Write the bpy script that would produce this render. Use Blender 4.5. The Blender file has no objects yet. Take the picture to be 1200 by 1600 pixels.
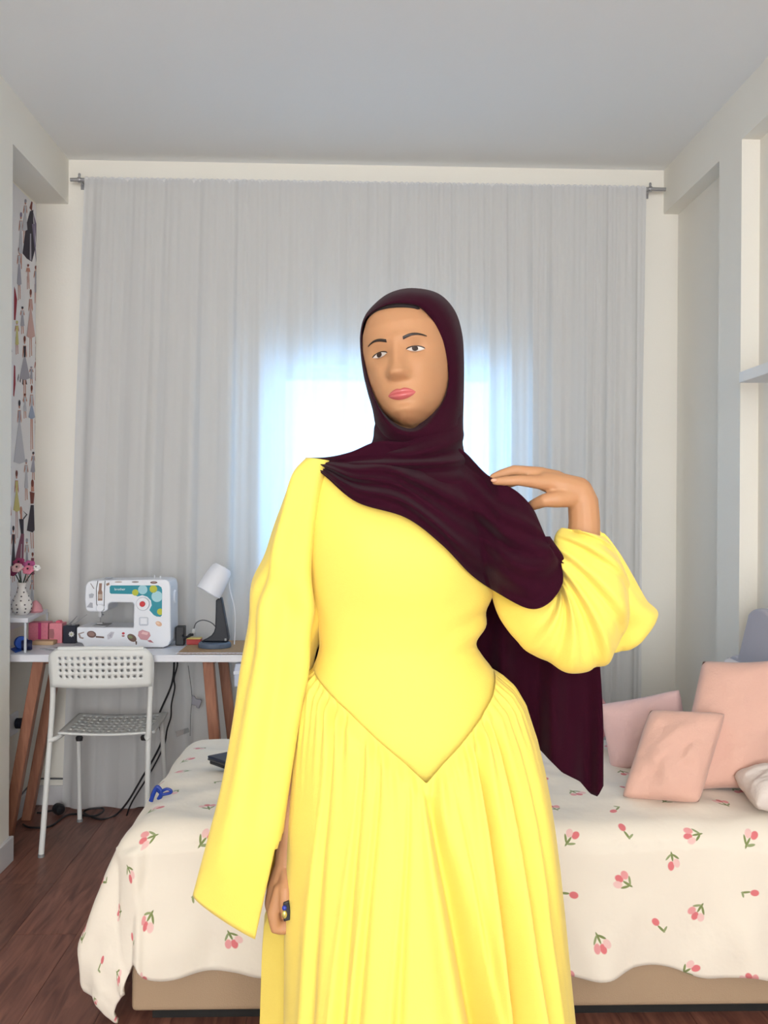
import bpy, bmesh, math, random
import numpy as np
from mathutils import Vector, Matrix, noise
random.seed(7)
S = bpy.context.scene
COL = S.collection
# ------------------------------------------------------------------ camera
F = 1500.0; HC = 1.29
YAW, PITCH, ROLL = 1.9, 0.0, 0.35
RM = (Matrix.Rotation(math.radians(-YAW), 3, 'Z') @ Matrix.Rotation(math.radians(90+PITCH), 3, 'X')
      @ Matrix.Rotation(math.radians(ROLL), 3, 'Z'))
cd = bpy.data.cameras.new('camera'); cam = bpy.data.objects.new('camera', cd); COL.objects.link(cam)
cd.sensor_fit = 'HORIZONTAL'; cd.sensor_width = 36.0; cd.lens = F*36.0/1200.0
cam.matrix_world = Matrix.Translation((0, 0, HC)) @ RM.to_4x4()
S.camera = cam
# ------------------------------------------------------------------ light
S.view_settings.view_transform = 'Standard'; S.view_settings.look = 'None'
S.view_settings.gamma = 1.0; S.view_settings.use_curve_mapping = False
S.view_settings.exposure = -0.18
W = bpy.data.worlds.new('sky'); S.world = W; W.use_nodes = True
bg = W.node_tree.nodes['Background']; bg.inputs[0].default_value = (0.30, 0.62, 1.0, 1); bg.inputs[1].default_value = 9.5

def area(name, loc, target, sx, sy, power, color, portal=False):
    l = bpy.data.lights.new(name, 'AREA'); l.shape = 'RECTANGLE'; l.size = sx; l.size_y = sy
    l.energy = power; l.color = color
    o = bpy.data.objects.new(name, l); COL.objects.link(o); o.location = loc
    o.rotation_euler = (Vector(target)-Vector(loc)).to_track_quat('-Z', 'Y').to_euler()
    if portal: l.cycles.is_portal = True
    return o
area('rear_window_offscreen', (-0.1, -3.45, 1.55), (-0.1, 2.0, 1.55), 2.4, 2.1, 215, (0.90, 0.945, 1.0))
area('window_portal', (0.12, 4.44, 1.45), (0.12, 0, 1.45), 1.05, 1.1, 1, (1, 1, 1), True)

# ------------------------------------------------------------------ pixel -> place
def Dv(px, py): return RM @ Vector(((px-600)/F, -(py-800)/F, -1.0))
O = Vector((0, 0, HC))
def P(px, py, Y): d = Dv(px, py); return O + d*(Y/d.y)
def onZ(px, py, z): d = Dv(px, py); return O + d*((z-HC)/d.z)
def onX(px, py, X): d = Dv(px, py); return O + d*(X/d.x)

# ------------------------------------------------------------------ materials
MATS = {}
def srgb(r, g, b):
    f = lambda c: (c/255/12.92) if c/255 <= .04045 else ((c/255+.055)/1.055)**2.4
    return (f(r), f(g), f(b))
def mat(name, col, rough=0.6, metal=0.0, bump=0.0, bscale=60, var=0.0, vscale=8, sheen=0.0, coat=0.0, spec=0.5, sss=0.0, stretch=None):
    if name in MATS: return MATS[name]
    m = bpy.data.materials.new(name); m.use_nodes = True; MATS[name] = m
    nt = m.node_tree; b = nt.nodes['Principled BSDF']
    b.inputs['Base Color'].default_value = (*col, 1); b.inputs['Roughness'].default_value = rough
    b.inputs['Metallic'].default_value = metal; b.inputs['Specular IOR Level'].default_value = spec
    if sheen: b.inputs['Sheen Weight'].default_value = sheen
    if coat: b.inputs['Coat Weight'].default_value = coat; b.inputs['Coat Roughness'].default_value = .12
    if sss:
        b.inputs['Subsurface Weight'].default_value = sss; b.inputs['Subsurface Scale'].default_value = .01
    if bump or var:
        tc = nt.nodes.new('ShaderNodeTexCoord'); src = tc.outputs['Object']
        if stretch:
            mp = nt.nodes.new('ShaderNodeMapping'); mp.inputs['Scale'].default_value = stretch
            nt.links.new(src, mp.inputs[0]); src = mp.outputs[0]
        if bump:
            n = nt.nodes.new('ShaderNodeTexNoise'); n.inputs['Scale'].default_value = bscale; n.inputs['Detail'].default_value = 3
            nt.links.new(src, n.inputs['Vector'])
            bp = nt.nodes.new('ShaderNodeBump'); bp.inputs['Strength'].default_value = bump; bp.inputs['Distance'].default_value = .01
            nt.links.new(n.outputs['Fac'], bp.inputs['Height']); nt.links.new(bp.outputs[0], b.inputs['Normal'])
        if var:
            n = nt.nodes.new('ShaderNodeTexNoise'); n.inputs['Scale'].default_value = vscale; n.inputs['Detail'].default_value = 4
            nt.links.new(src, n.inputs['Vector'])
            mx = nt.nodes.new('ShaderNodeMix'); mx.data_type = 'RGBA'
            mx.inputs[6].default_value = (*[c*(1-var) for c in col], 1); mx.inputs[7].default_value = (*[min(1, c*(1+var)) for c in col], 1)
            nt.links.new(n.outputs['Fac'], mx.inputs[0]); nt.links.new(mx.outputs[2], b.inputs['Base Color'])
    return m
def wood(name, c1, c2, scale, stretch, rough=.45, rnd=True):
    if name in MATS: return MATS[name]
    m = bpy.data.materials.new(name); m.use_nodes = True; MATS[name] = m
    nt = m.node_tree; b = nt.nodes['Principled BSDF']; b.inputs['Roughness'].default_value = rough
    tc = nt.nodes.new('ShaderNodeTexCoord'); mp = nt.nodes.new('ShaderNodeMapping'); mp.inputs['Scale'].default_value = stretch
    oi = nt.nodes.new('ShaderNodeObjectInfo'); mu = nt.nodes.new('ShaderNodeMath'); mu.operation = 'MULTIPLY'; mu.inputs[1].default_value = 37.0
    nt.links.new(oi.outputs['Random'], mu.inputs[0])
    ad = nt.nodes.new('ShaderNodeVectorMath'); ad.operation = 'ADD'
    nt.links.new(tc.outputs['Object'], ad.inputs[0]); nt.links.new(mu.outputs[0], ad.inputs[1]); nt.links.new(ad.outputs[0], mp.inputs[0])
    n = nt.nodes.new('ShaderNodeTexNoise'); n.inputs['Scale'].default_value = scale; n.inputs['Detail'].default_value = 5; n.inputs['Distortion'].default_value = .8
    nt.links.new(mp.outputs[0], n.inputs['Vector'])
    r = nt.nodes.new('ShaderNodeValToRGB'); r.color_ramp.elements[0].position = .33; r.color_ramp.elements[1].position = .68
    r.color_ramp.elements[0].color = (*c1, 1); r.color_ramp.elements[1].color = (*c2, 1)
    nt.links.new(n.outputs['Fac'], r.inputs[0])
    hs = nt.nodes.new('ShaderNodeHueSaturation'); mr = nt.nodes.new('ShaderNodeMapRange'); mr.inputs[3].default_value = .86; mr.inputs[4].default_value = 1.14
    nt.links.new(oi.outputs['Random'], mr.inputs[0]); nt.links.new(mr.outputs[0], hs.inputs['Value'])
    nt.links.new(r.outputs[0], hs.inputs['Color']); nt.links.new(hs.outputs[0], b.inputs['Base Color'])
    bp = nt.nodes.new('ShaderNodeBump'); bp.inputs['Strength'].default_value = .12; bp.inputs['Distance'].default_value = .004
    nt.links.new(n.outputs['Fac'], bp.inputs['Height']); nt.links.new(bp.outputs[0], b.inputs['Normal'])
    return m
WHITE = mat('wall_paint', srgb(243, 238, 227), .8, bump=.05, bscale=90)
CREAM = WHITE
CEIL = mat('ceiling_paint', srgb(245, 244, 241), .85, bump=.05, bscale=90)
SKIRTING = mat('skirting', srgb(215, 213, 214), .6)
PLANK = wood('plank_wood', srgb(104, 64, 54), srgb(150, 100, 84), 5.0, (9, .9, 1), .42)
PINE = wood('pine', srgb(150, 98, 76), srgb(176, 124, 98), 4.0, (14, 14, 1.2), .5)
STEEL = mat('brushed_steel', (.42, .42, .44), .35, .9)
CHAIRW = mat('chair_white', srgb(226, 226, 222), .42)
DESKW = mat('desk_white', srgb(232, 232, 238), .4)
BLACK = mat('black_plastic', (.012, .012, .015), .45)
NAVY = mat('navy', srgb(18, 24, 44), .5)
WPL = mat('white_plastic', srgb(236, 238, 244), .35)
YELLOW = mat('yellow_crepe', srgb(248, 222, 104), .72, bump=.12, bscale=500, sheen=.15, spec=.2)
BURG = mat('burgundy_chiffon', srgb(46, 6, 25), .85, bump=.15, bscale=500, sheen=.05, spec=.08)
SKIN = mat('skin', srgb(184, 136, 98), .5, bump=.04, bscale=300, sss=.08, spec=.35)
LIP = mat('lip_gloss', srgb(190, 98, 98), .22, spec=.6)
HAIR = mat('dark_brown_hair', srgb(32, 20, 16), .5)
EYEW = mat('eye_white', srgb(198, 188, 180), .25)
IRIS = mat('iris', srgb(42, 24, 15), .12)
PINK = mat('pink_cotton', srgb(228, 190, 186), .85, bump=.15, bscale=160, sheen=.2)
PINK2 = mat('peach_cotton', srgb(228, 182, 164), .85, bump=.15, bscale=160, sheen=.2)
BEIGE = mat('bed_upholstery', srgb(176, 150, 122), .9, bump=.2, bscale=420)
GREYF = mat('headboard_fabric', srgb(188, 184, 192), .9, bump=.2, bscale=420)
SHEET = mat('white_sheet', srgb(238, 230, 230), .85, bump=.1, bscale=200)

def curtain_mat():
    m = bpy.data.materials.new('sheer_voile'); m.use_nodes = True; nt = m.node_tree
    for n in list(nt.nodes): nt.nodes.remove(n)
    out = nt.nodes.new('ShaderNodeOutputMaterial')
    d = nt.nodes.new('ShaderNodeBsdfDiffuse'); d.inputs[0].default_value = (*srgb(234, 233, 232), 1)
    t = nt.nodes.new('ShaderNodeBsdfTranslucent'); t.inputs[0].default_value = (*srgb(236, 237, 240), 1)
    tr = nt.nodes.new('ShaderNodeBsdfTransparent'); tr.inputs[0].default_value = (1, 1, 1, 1)
    m1 = nt.nodes.new('ShaderNodeMixShader'); m1.inputs[0].default_value = .42
    m2 = nt.nodes.new('ShaderNodeMixShader')
    m2.inputs[0].default_value = .10   # open weave
    nt.links.new(d.outputs[0], m1.inputs[1]); nt.links.new(t.outputs[0], m1.inputs[2])
    nt.links.new(m1.outputs[0], m2.inputs[1]); nt.links.new(tr.outputs[0], m2.inputs[2]); nt.links.new(m2.outputs[0], out.inputs[0])
    return m
VOILE = curtain_mat()
def glass_mat(name, col=(1, 1, 1), gl=.08):
    m = bpy.data.materials.new(name); m.use_nodes = True; nt = m.node_tree
    for n in list(nt.nodes): nt.nodes.remove(n)
    out = nt.nodes.new('ShaderNodeOutputMaterial'); tr = nt.nodes.new('ShaderNodeBsdfTransparent'); tr.inputs[0].default_value = (*col, 1)
    g = nt.nodes.new('ShaderNodeBsdfGlossy'); g.inputs['Roughness'].default_value = .05
    mx = nt.nodes.new('ShaderNodeMixShader'); mx.inputs[0].default_value = gl
    nt.links.new(tr.outputs[0], mx.inputs[1]); nt.links.new(g.outputs[0], mx.inputs[2]); nt.links.new(mx.outputs[0], out.inputs[0])
    return m
GLASS = glass_mat('window_glass'); ACRYL = glass_mat('clear_acrylic', (.9, .92, .93), .22)

def tulip_mat(name, base):
    """cotton print: tulip sprigs repeated on a tile, in the cloth's own UV metres"""
    m = bpy.data.materials.new(name); m.use_nodes = True; nt = m.node_tree; b = nt.nodes['Principled BSDF']
    b.inputs['Roughness'].default_value = .85; b.inputs['Sheen Weight'].default_value = .15
    uv = nt.nodes.new('ShaderNodeUVMap'); uv.uv_map = 'UVMap'
    TW, TH = .46, .50
    fr = nt.nodes.new('ShaderNodeVectorMath'); fr.operation = 'MODULO'; fr.inputs[1].default_value = (TW, TH, 1)
    nt.links.new(uv.outputs[0], fr.inputs[0])
    cur = None
    def ell(cx, cy, ang, rx, ry, col):
        nonlocal cur
        mp = nt.nodes.new('ShaderNodeMapping'); mp.vector_type = 'TEXTURE'
        mp.inputs['Location'].default_value = (cx, cy, 0); mp.inputs['Rotation'].default_value = (0, 0, ang); mp.inputs['Scale'].default_value = (rx, ry, 1)
        nt.links.new(fr.outputs[0], mp.inputs[0])
        ln = nt.nodes.new('ShaderNodeVectorMath'); ln.operation = 'LENGTH'; nt.links.new(mp.outputs[0], ln.inputs[0])
        lt = nt.nodes.new('ShaderNodeMapRange'); lt.inputs[1].default_value = .85; lt.inputs[2].default_value = 1.1; lt.inputs[3].default_value = 1; lt.inputs[4].default_value = 0
        nt.links.new(ln.outputs['Value'], lt.inputs[0])
        mx = nt.nodes.new('ShaderNodeMix'); mx.data_type = 'RGBA'; mx.inputs[7].default_value = (*col, 1)
        if cur is None: mx.inputs[6].default_value = (*base, 1)
        else: nt.links.new(cur, mx.inputs[6])
        nt.links.new(lt.outputs[0], mx.inputs[0]); cur = mx.outputs[2]
    pk, pk2, pk3 = srgb(222, 120, 124), srgb(232, 158, 158), srgb(238, 196, 190); gr = srgb(128, 140, 84); gr2 = srgb(150, 160, 112)
    motifs = [(.07, .08, .3, 3), (.23, .06, 2.2, 1), (.38, .10, -.9, 2), (.15, .19, 3.6, 3), (.31, .21, .5, 1), (.41, .25, 2.6, 3),
              (.07, .30, 4.4, 1), (.22, .33, 1.0, 3), (.34, .38, 3.3, 2), (.08, .43, 5.6, 2), (.23, .45, .2, 1), (.405, .445, 1.8, 3)]
    for cx, cy, a, n in motifs:
        ca, sa = math.cos(a), math.sin(a)
        def at(x, y): return cx+ca*x-sa*y, cy+sa*x+ca*y
        lv = ((0, -.006, math.pi/2, .015), (.009, -.006, .75, .012), (-.009, -.004, 2.3, .012)) if n > 1 else ((-.002, -.006, 1.9, .013), (.006, -.012, .5, .009))
        for (lx, ly, la, ll) in lv:
            x, y = at(lx, ly); ell(x, y, a+la, ll, .0030, gr if la > 1 else gr2)
        fl_ = {3: ((.0, .020, pk), (.014, .013, pk2), (-.014, .015, pk3)), 2: ((.006, .019, pk), (-.009, .014, pk3)), 1: ((-.006, .017, pk),)}[n]
        for (qx, qy, c) in fl_:
            x, y = at(qx, qy); ell(x, y, a+math.pi/2-qx*25, .0120, .0086, c)
    nt.links.new(cur, b.inputs['Base Color'])
    tc = nt.nodes.new('ShaderNodeTexCoord')
    n = nt.nodes.new('ShaderNodeTexNoise'); n.inputs['Scale'].default_value = 9; n.inputs['Detail'].default_value = 4
    nt.links.new(tc.outputs['Object'], n.inputs['Vector'])
    bp = nt.nodes.new('ShaderNodeBump'); bp.inputs['Strength'].default_value = .3; bp.inputs['Distance'].default_value = .02
    nt.links.new(n.outputs['Fac'], bp.inputs['Height']); nt.links.new(bp.outputs[0], b.inputs['Normal'])
    return m
TULIP = tulip_mat('tulip_cotton', srgb(240, 230, 214))

# ------------------------------------------------------------------ mesh helpers
class MB:
    """collects shapes into one mesh, in world metres"""
    def __init__(s): s.v = []; s.f = []; s.m = []; s.uv = None
    def add(s, vs, fs, mi=0):
        o = len(s.v); s.v += [tuple(p) for p in vs]; s.f += [tuple(i+o for i in f) for f in fs]; s.m += [mi]*len(fs); return s
    def box(s, a, b, mi=0):
        x0, y0, z0 = a; x1, y1, z1 = b
        return s.add([(x0,y0,z0),(x1,y0,z0),(x1,y1,z0),(x0,y1,z0),(x0,y0,z1),(x1,y0,z1),(x1,y1,z1),(x0,y1,z1)],
                     [(0,3,2,1),(4,5,6,7),(0,1,5,4),(1,2,6,5),(2,3,7,6),(3,0,4,7)], mi)
    def tube(s, pts, r, n=10, mi=0, caps=True):
        pts = [Vector(p) for p in pts]; rs = r if isinstance(r, (list, tuple)) else [r]*len(pts)
        vs = []; fs = []; up = None
        for i, p in enumerate(pts):
            t = (pts[min(i+1, len(pts)-1)]-pts[max(i-1, 0)]).normalized()
            if up is None: up = Vector((0, 0, 1)) if abs(t.z) < .9 else Vector((1, 0, 0))
            u = (up - t*up.dot(t)).normalized(); w = t.cross(u); up = u
            for k in range(n):
                a = 2*math.pi*k/n; vs.append(p+(u*math.cos(a)+w*math.sin(a))*rs[i])
        for i in range(len(pts)-1):
            for k in range(n):
                fs.append((i*n+k, i*n+(k+1) % n, (i+1)*n+(k+1) % n, (i+1)*n+k))
        if caps: fs.append(tuple(range(n-1, -1, -1))); fs.append(tuple((len(pts)-1)*n+k for k in range(n)))
        return s.add(vs, fs, mi)
    def capsule(s, pts, rs, n=14, mi=0):
        """tapered limb with rounded ends"""
        pts = [Vector(p) for p in pts]; q = []; rr = []
        t0 = (pts[0]-pts[1]).normalized(); t1 = (pts[-1]-pts[-2]).normalized()
        for a in (80, 60, 35, 12): a = math.radians(a); q.append(pts[0]+t0*rs[0]*math.sin(a)); rr.append(rs[0]*math.cos(a))
        for i in range(len(pts)-1):
            k = max(2, int((pts[i+1]-pts[i]).length/.012))
            for j in range(k): f = j/k; q.append(pts[i].lerp(pts[i+1], f)); rr.append(rs[i]*(1-f)+rs[i+1]*f)
        q.append(pts[-1]); rr.append(rs[-1])
        for a in (12, 35, 60, 80): a = math.radians(a); q.append(pts[-1]+t1*rs[-1]*math.sin(a)); rr.append(rs[-1]*math.cos(a))
        return s.tube(q, rr, n, mi)
    def lathe(s, prof, c, axis=(0, 0, 1), n=28, mi=0, caps=True):
        c = Vector(c); ax = Vector(axis).normalized(); u = ax.orthogonal().normalized(); w = ax.cross(u); vs = []; fs = []
        for (r, h) in prof:
            for k in range(n):
                a = 2*math.pi*k/n; vs.append(c+ax*h+(u*math.cos(a)+w*math.sin(a))*max(r, 1e-5))
        for i in range(len(prof)-1):
            for k in range(n): fs.append((i*n+k, i*n+(k+1) % n, (i+1)*n+(k+1) % n, (i+1)*n+k))
        if caps: fs.append(tuple(range(n-1, -1, -1))); fs.append(tuple((len(prof)-1)*n+k for k in range(n)))
        return s.add(vs, fs, mi)
    def prism(s, poly, ext, mi=0):
        """planar outline (list of 3D points) pushed along ext"""
        poly = [Vector(p) for p in poly]; e = Vector(ext); n = len(poly)
        return s.add(poly+[p+e for p in poly], [tuple(range(n)), tuple(range(2*n-1, n-1, -1))]+[(i, i+n, (i+1) % n+n, (i+1) % n) for i in range(n)], mi)
    def grid(s, rows, closed=False, mi=0, skip=None):
        """rows: list of lists of points"""
        h = len(rows); w = len(rows[0]); vs = [p for r in rows for p in r]; fs = []
        for i in range(h-1):
            for j in range(w if closed else w-1):
                if skip and skip(i, j): continue
                fs.append((i*w+j, i*w+(j+1) % w, (i+1)*w+(j+1) % w, (i+1)*w+j))
        return s.add(vs, fs, mi)
    def ball(s, c, r, mi=0, n=12, sq=(1, 1, 1)):
        c = Vector(c); rows = []
        for i in range(n+1):
            a = math.pi*i/n
            rows.append([c+Vector((math.sin(a)*math.cos(2*math.pi*j/(2*n))*r*sq[0], math.sin(a)*math.sin(2*math.pi*j/(2*n))*r*sq[1], math.cos(a)*r*sq[2])) for j in range(2*n)])
        return s.grid(rows, True, mi)

ORG = {}
def build(name, mb, mats, parent=None, smooth=35, bevel=0, bseg=2, solid=0, subsurf=0, weld=True, uvs=None, solid_off=-1):
    me = bpy.data.meshes.new(name)
    V = mb.v
    if parent is None:
        a = np.array(V); org = Vector(((a[:, 0].min()+a[:, 0].max())/2, (a[:, 1].min()+a[:, 1].max())/2, a[:, 2].min()))
        V = [(p[0]-org.x, p[1]-org.y, p[2]-org.z) for p in V]
    me.from_pydata(V, [], mb.f); me.update()
    for m in (mats if isinstance(mats, (list, tuple)) else [mats]): me.materials.append(m)
    me.polygons.foreach_set('material_index', mb.m)
    if uvs is not None:
        ul = me.uv_layers.new(name='UVMap'); li = np.zeros(len(me.loops), dtype=np.int32); me.loops.foreach_get('vertex_index', li)
        ul.data.foreach_set('uv', np.array(uvs, dtype=np.float32)[li].ravel())
    if weld and uvs is None:
        bm = bmesh.new(); bm.from_mesh(me); bmesh.ops.remove_doubles(bm, verts=bm.verts, dist=1e-6)
        bmesh.ops.recalc_face_normals(bm, faces=bm.faces); bm.to_mesh(me); bm.free()
    if smooth:
        me.polygons.foreach_set('use_smooth', [True]*len(me.polygons)); me.set_sharp_from_angle(angle=math.radians(smooth))
    o = bpy.data.objects.new(name, me); COL.objects.link(o)
    if parent is None: o.location = org; ORG[o.name] = org
    else: attach(o, parent)
    if solid: q = o.modifiers.new('thickness', 'SOLIDIFY'); q.thickness = solid; q.offset = solid_off
    if bevel: q = o.modifiers.new('bevel', 'BEVEL'); q.width = bevel; q.segments = bseg; q.limit_method = 'ANGLE'
    if subsurf: q = o.modifiers.new('sub', 'SUBSURF'); q.levels = subsurf; q.render_levels = subsurf
    return o
def attach(o, parent):
    o.parent = parent; o.matrix_parent_inverse = Matrix.Translation(-ORG.get(parent.name, Vector((0, 0, 0))))
def tag(o, label, cat, group=None):
    o['label'] = label; o['category'] = cat
    if group: o['group'] = group
    return o
def thing(name, loc, label, cat, group=None):
    o = bpy.data.objects.new(name, None); COL.objects.link(o); o.location = loc; o.empty_display_size = .05; ORG[o.name] = Vector(loc)
    return tag(o, label, cat, group)
def struct(o): o['kind'] = 'structure'; return o
def smoothpath(pts, k=8):
    pts = [Vector(p) for p in pts]; out = []
    for i in range(len(pts)-1):
        a = pts[max(i-1, 0)]; b = pts[i]; c = pts[i+1]; d = pts[min(i+2, len(pts)-1)]
        for j in range(k):
            t = j/k
            out.append(.5*((2*b)+(c-a)*t+(2*a-5*b+4*c-d)*t*t+(3*b-a-3*c+d)*t**3))
    out.append(pts[-1]); return out
def interp(x, xs, ys): return float(np.interp(x, xs, ys))
def crom(keys, t):
    """catmull-rom over rows of numbers, t in 0..1"""
    n = len(keys)-1; x = min(max(t, 0), 1)*n; i = min(int(x), n-1); f = x-i
    a = np.array(keys[max(i-1, 0)], float); b = np.array(keys[i], float); c = np.array(keys[i+1], float); d = np.array(keys[min(i+2, n)], float)
    return .5*((2*b)+(c-a)*f+(2*a-5*b+4*c-d)*f*f+(3*b-a-3*c+d)*f**3)
def circle_px(cx, cy, r, Y, n=16, ry=None):
    return [P(cx+r*math.cos(2*math.pi*k/n), cy+(ry or r)*math.sin(2*math.pi*k/n), Y) for k in range(n)]

# ================================================================== THE ROOM
YB = 4.25; XL = -1.25; XLr = -1.39; XR = 1.384; XRr = 1.45; ZC = 2.825; ZB = 2.63; YF = -3.6
fl = struct(build('floor', MB().box((-1.6, YF-.1, -.12), (1.7, YB+.2, -.012)), mat('subfloor', (.05, .03, .025), .9), smooth=0))
pw, plen = .19, 1.25
pm = None; row = 0; x = -1.40
while x < XRr:
    y = YF-[0, .55, .95, .3][row % 4]
    while y < YB:
        y0, y1 = max(y, YF), min(y+plen, YB)
        if y1-y0 > .05:
            w = min(pw, XRr-x)
            full = abs(y1-y0-plen) < 1e-6 and abs(w-pw) < 1e-6
            if full and pm is not None:
                o = bpy.data.objects.new('plank', pm); COL.objects.link(o)
            else:
                b = MB().box((-w/2+.0007, -(y1-y0)/2+.0007, -.012), (w/2-.0007, (y1-y0)/2-.0007, 0))
                me = bpy.data.meshes.new('plank'); me.from_pydata(b.v, [], b.f); me.materials.append(PLANK)
                o = bpy.data.objects.new('plank', me); COL.objects.link(o)
                if full: pm = me
            attach(o, fl); o.location = (x+w/2, (y0+y1)/2, 0)
        y += plen
    x += pw; row += 1
struct(build('ceiling', MB().box((-1.6, YF-.1, ZC), (1.7, YB+.2, ZC+.1)), CEIL, smooth=0))
# window opening in the back wall
WX0, WX1, WZ0, WZ1 = P(424, 800, YB).x, P(786, 800, YB).x, .95, P(600, 572, YB).z
bw = MB()
bw.box((-1.6, YB, -.1), (WX0, YB+.22, ZC+.05)).box((WX1, YB, -.1), (1.7, YB+.22, ZC+.05))
bw.box((WX0, YB, -.1), (WX1, YB+.22, WZ0)).box((WX0, YB, WZ1), (WX1, YB+.22, ZC+.05))
struct(build('wall_back', bw, CREAM, smooth=0))
struct(build('wall_left', MB().box((XL-.4, YF, 0), (XL, 3.56, ZC)), WHITE, smooth=0))
struct(build('trim_3', MB().box((XL-.4, 3.56, ZB), (XL, YB, ZC)), WHITE, smooth=0))
struct(build('wall_alcove', MB().box((XLr-.2, 3.56, 0), (XLr, YB, ZB)), CREAM, smooth=0))
struct(build('wall_right', MB().box((XRr, YF, 0), (XRr+.2, YB, ZC)), WHITE, smooth=0))
struct(build('trim_1', MB().box((XR, 3.387, 0), (XRr, 3.598, ZB)), WHITE, smooth=0))
struct(build('trim_2', MB().box((XR, YF, ZB), (XRr, YB, ZC)), WHITE, smooth=0))
struct(build('wall_rear', MB().box((-1.6, YF-.1, -.1), (1.7, YF, ZC+.05)), WHITE, smooth=0))
struct(build('baseboard_left', MB().box((XL, YF, 0), (XL+.014, 3.574, .092)).box((XL-.13, 3.56, 0), (XL, 3.574, .092)), SKIRTING, smooth=0, bevel=.003, weld=False))
struct(build('baseboard_alcove', MB().box((XLr, 3.576, 0), (XLr+.012, YB, .085)), SKIRTING, smooth=0, bevel=.003))
struct(build('baseboard_back', MB().box((XLr+.014, YB-.012, 0), (XRr, YB, .085)), SKIRTING, smooth=0, bevel=.003))
struct(build('baseboard_right', MB().box((XRr-.012, YF, 0), (XRr, 3.385, .085)), SKIRTING, smooth=0, bevel=.003))
# window
win = struct(build('window_1', MB().box((WX0, YB+.10, WZ0), (WX0+.05, YB+.16, WZ1)).box((WX1-.05, YB+.10, WZ0), (WX1, YB+.16, WZ1))
      .box((WX0+.05, YB+.10, WZ0), (WX1-.05, YB+.16, WZ0+.06)).box((WX0+.05, YB+.10, WZ1-.05), (WX1-.05, YB+.16, WZ1))
      .box(((WX0+WX1)/2-.035, YB+.10, WZ0+.06), ((WX0+WX1)/2+.035, YB+.16, WZ1-.05)), WPL, smooth=0, weld=False))
for i in (0, 1):
    xa = WX0+.05 if i == 0 else (WX0+WX1)/2+.035; xb = (WX0+WX1)/2-.035 if i == 0 else WX1-.05
    build('pane', MB().box((xa, YB+.125, WZ0+.06), (xb, YB+.131, WZ1-.05)), GLASS, win, smooth=0)
build('window_sill', MB().box((WX0+.002, YB+.001, WZ0-.0), (WX1-.002, YB+.098, WZ0+.02)), WPL, win, smooth=0, bevel=.004)
# wall socket in the alcove
so = thing('wall_socket', onX(19, 1131, XLr), 'white wall socket with a dark plug beside the desk leg', 'socket')
c = onX(19, 1131, XLr)
build('faceplate', MB().box((XLr, c.y-.05, c.z-.045), (XLr+.010, c.y+.05, c.z+.045)), WPL, so, smooth=0, bevel=.004)
build('plug', MB().lathe([(.016, 0), (.022, .004), (.022, .026), (.014, .034)], (XLr+.010, c.y+.01, c.z), (1, 0, 0), 16), NAVY, so)
# floating shelf on the right wall
e0 = onX(1173, 590, 1.34)
tag(build('floating_shelf', MB().box((1.30, e0.y-.9, e0.z-.018), (XRr-.001, e0.y, e0.z+.018)), mat('shelf_white', srgb(242, 241, 238), .5), smooth=0, bevel=.002),
    'white floating shelf fixed to the right-hand wall above the headboard', 'shelf')

# ------------------------------------------------------------------ wallpaper with dress sketches
XW = XLr+.0030
wp = thing('fashion_wallpaper', (XLr, 4.0, .9), 'narrow strip of white wallpaper printed with fashion sketches in the alcove', 'wallpaper')
y_a = 3.60; y_b = YB-.004
build('paper', MB().box((XLr+.001, y_a, .80), (XLr+.002, y_b, ZB-.01)), mat('wallpaper_white', srgb(236, 234, 236), .8), wp, smooth=0)
fm = {}
def fcol(c):
    k = 'print_%02x%02x%02x' % c
    return mat(k, srgb(*c), .8)
NUDE = (196, 140, 122); DK = (52, 46, 60); GY = (168, 166, 178); LG = (196, 196, 204); RD = (150, 34, 56); YL = (206, 196, 128); BR = (120, 60, 50); PL = (128, 72, 96); MV = (128, 118, 146); BL = (160, 172, 196); PC = (206, 170, 164)
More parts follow.
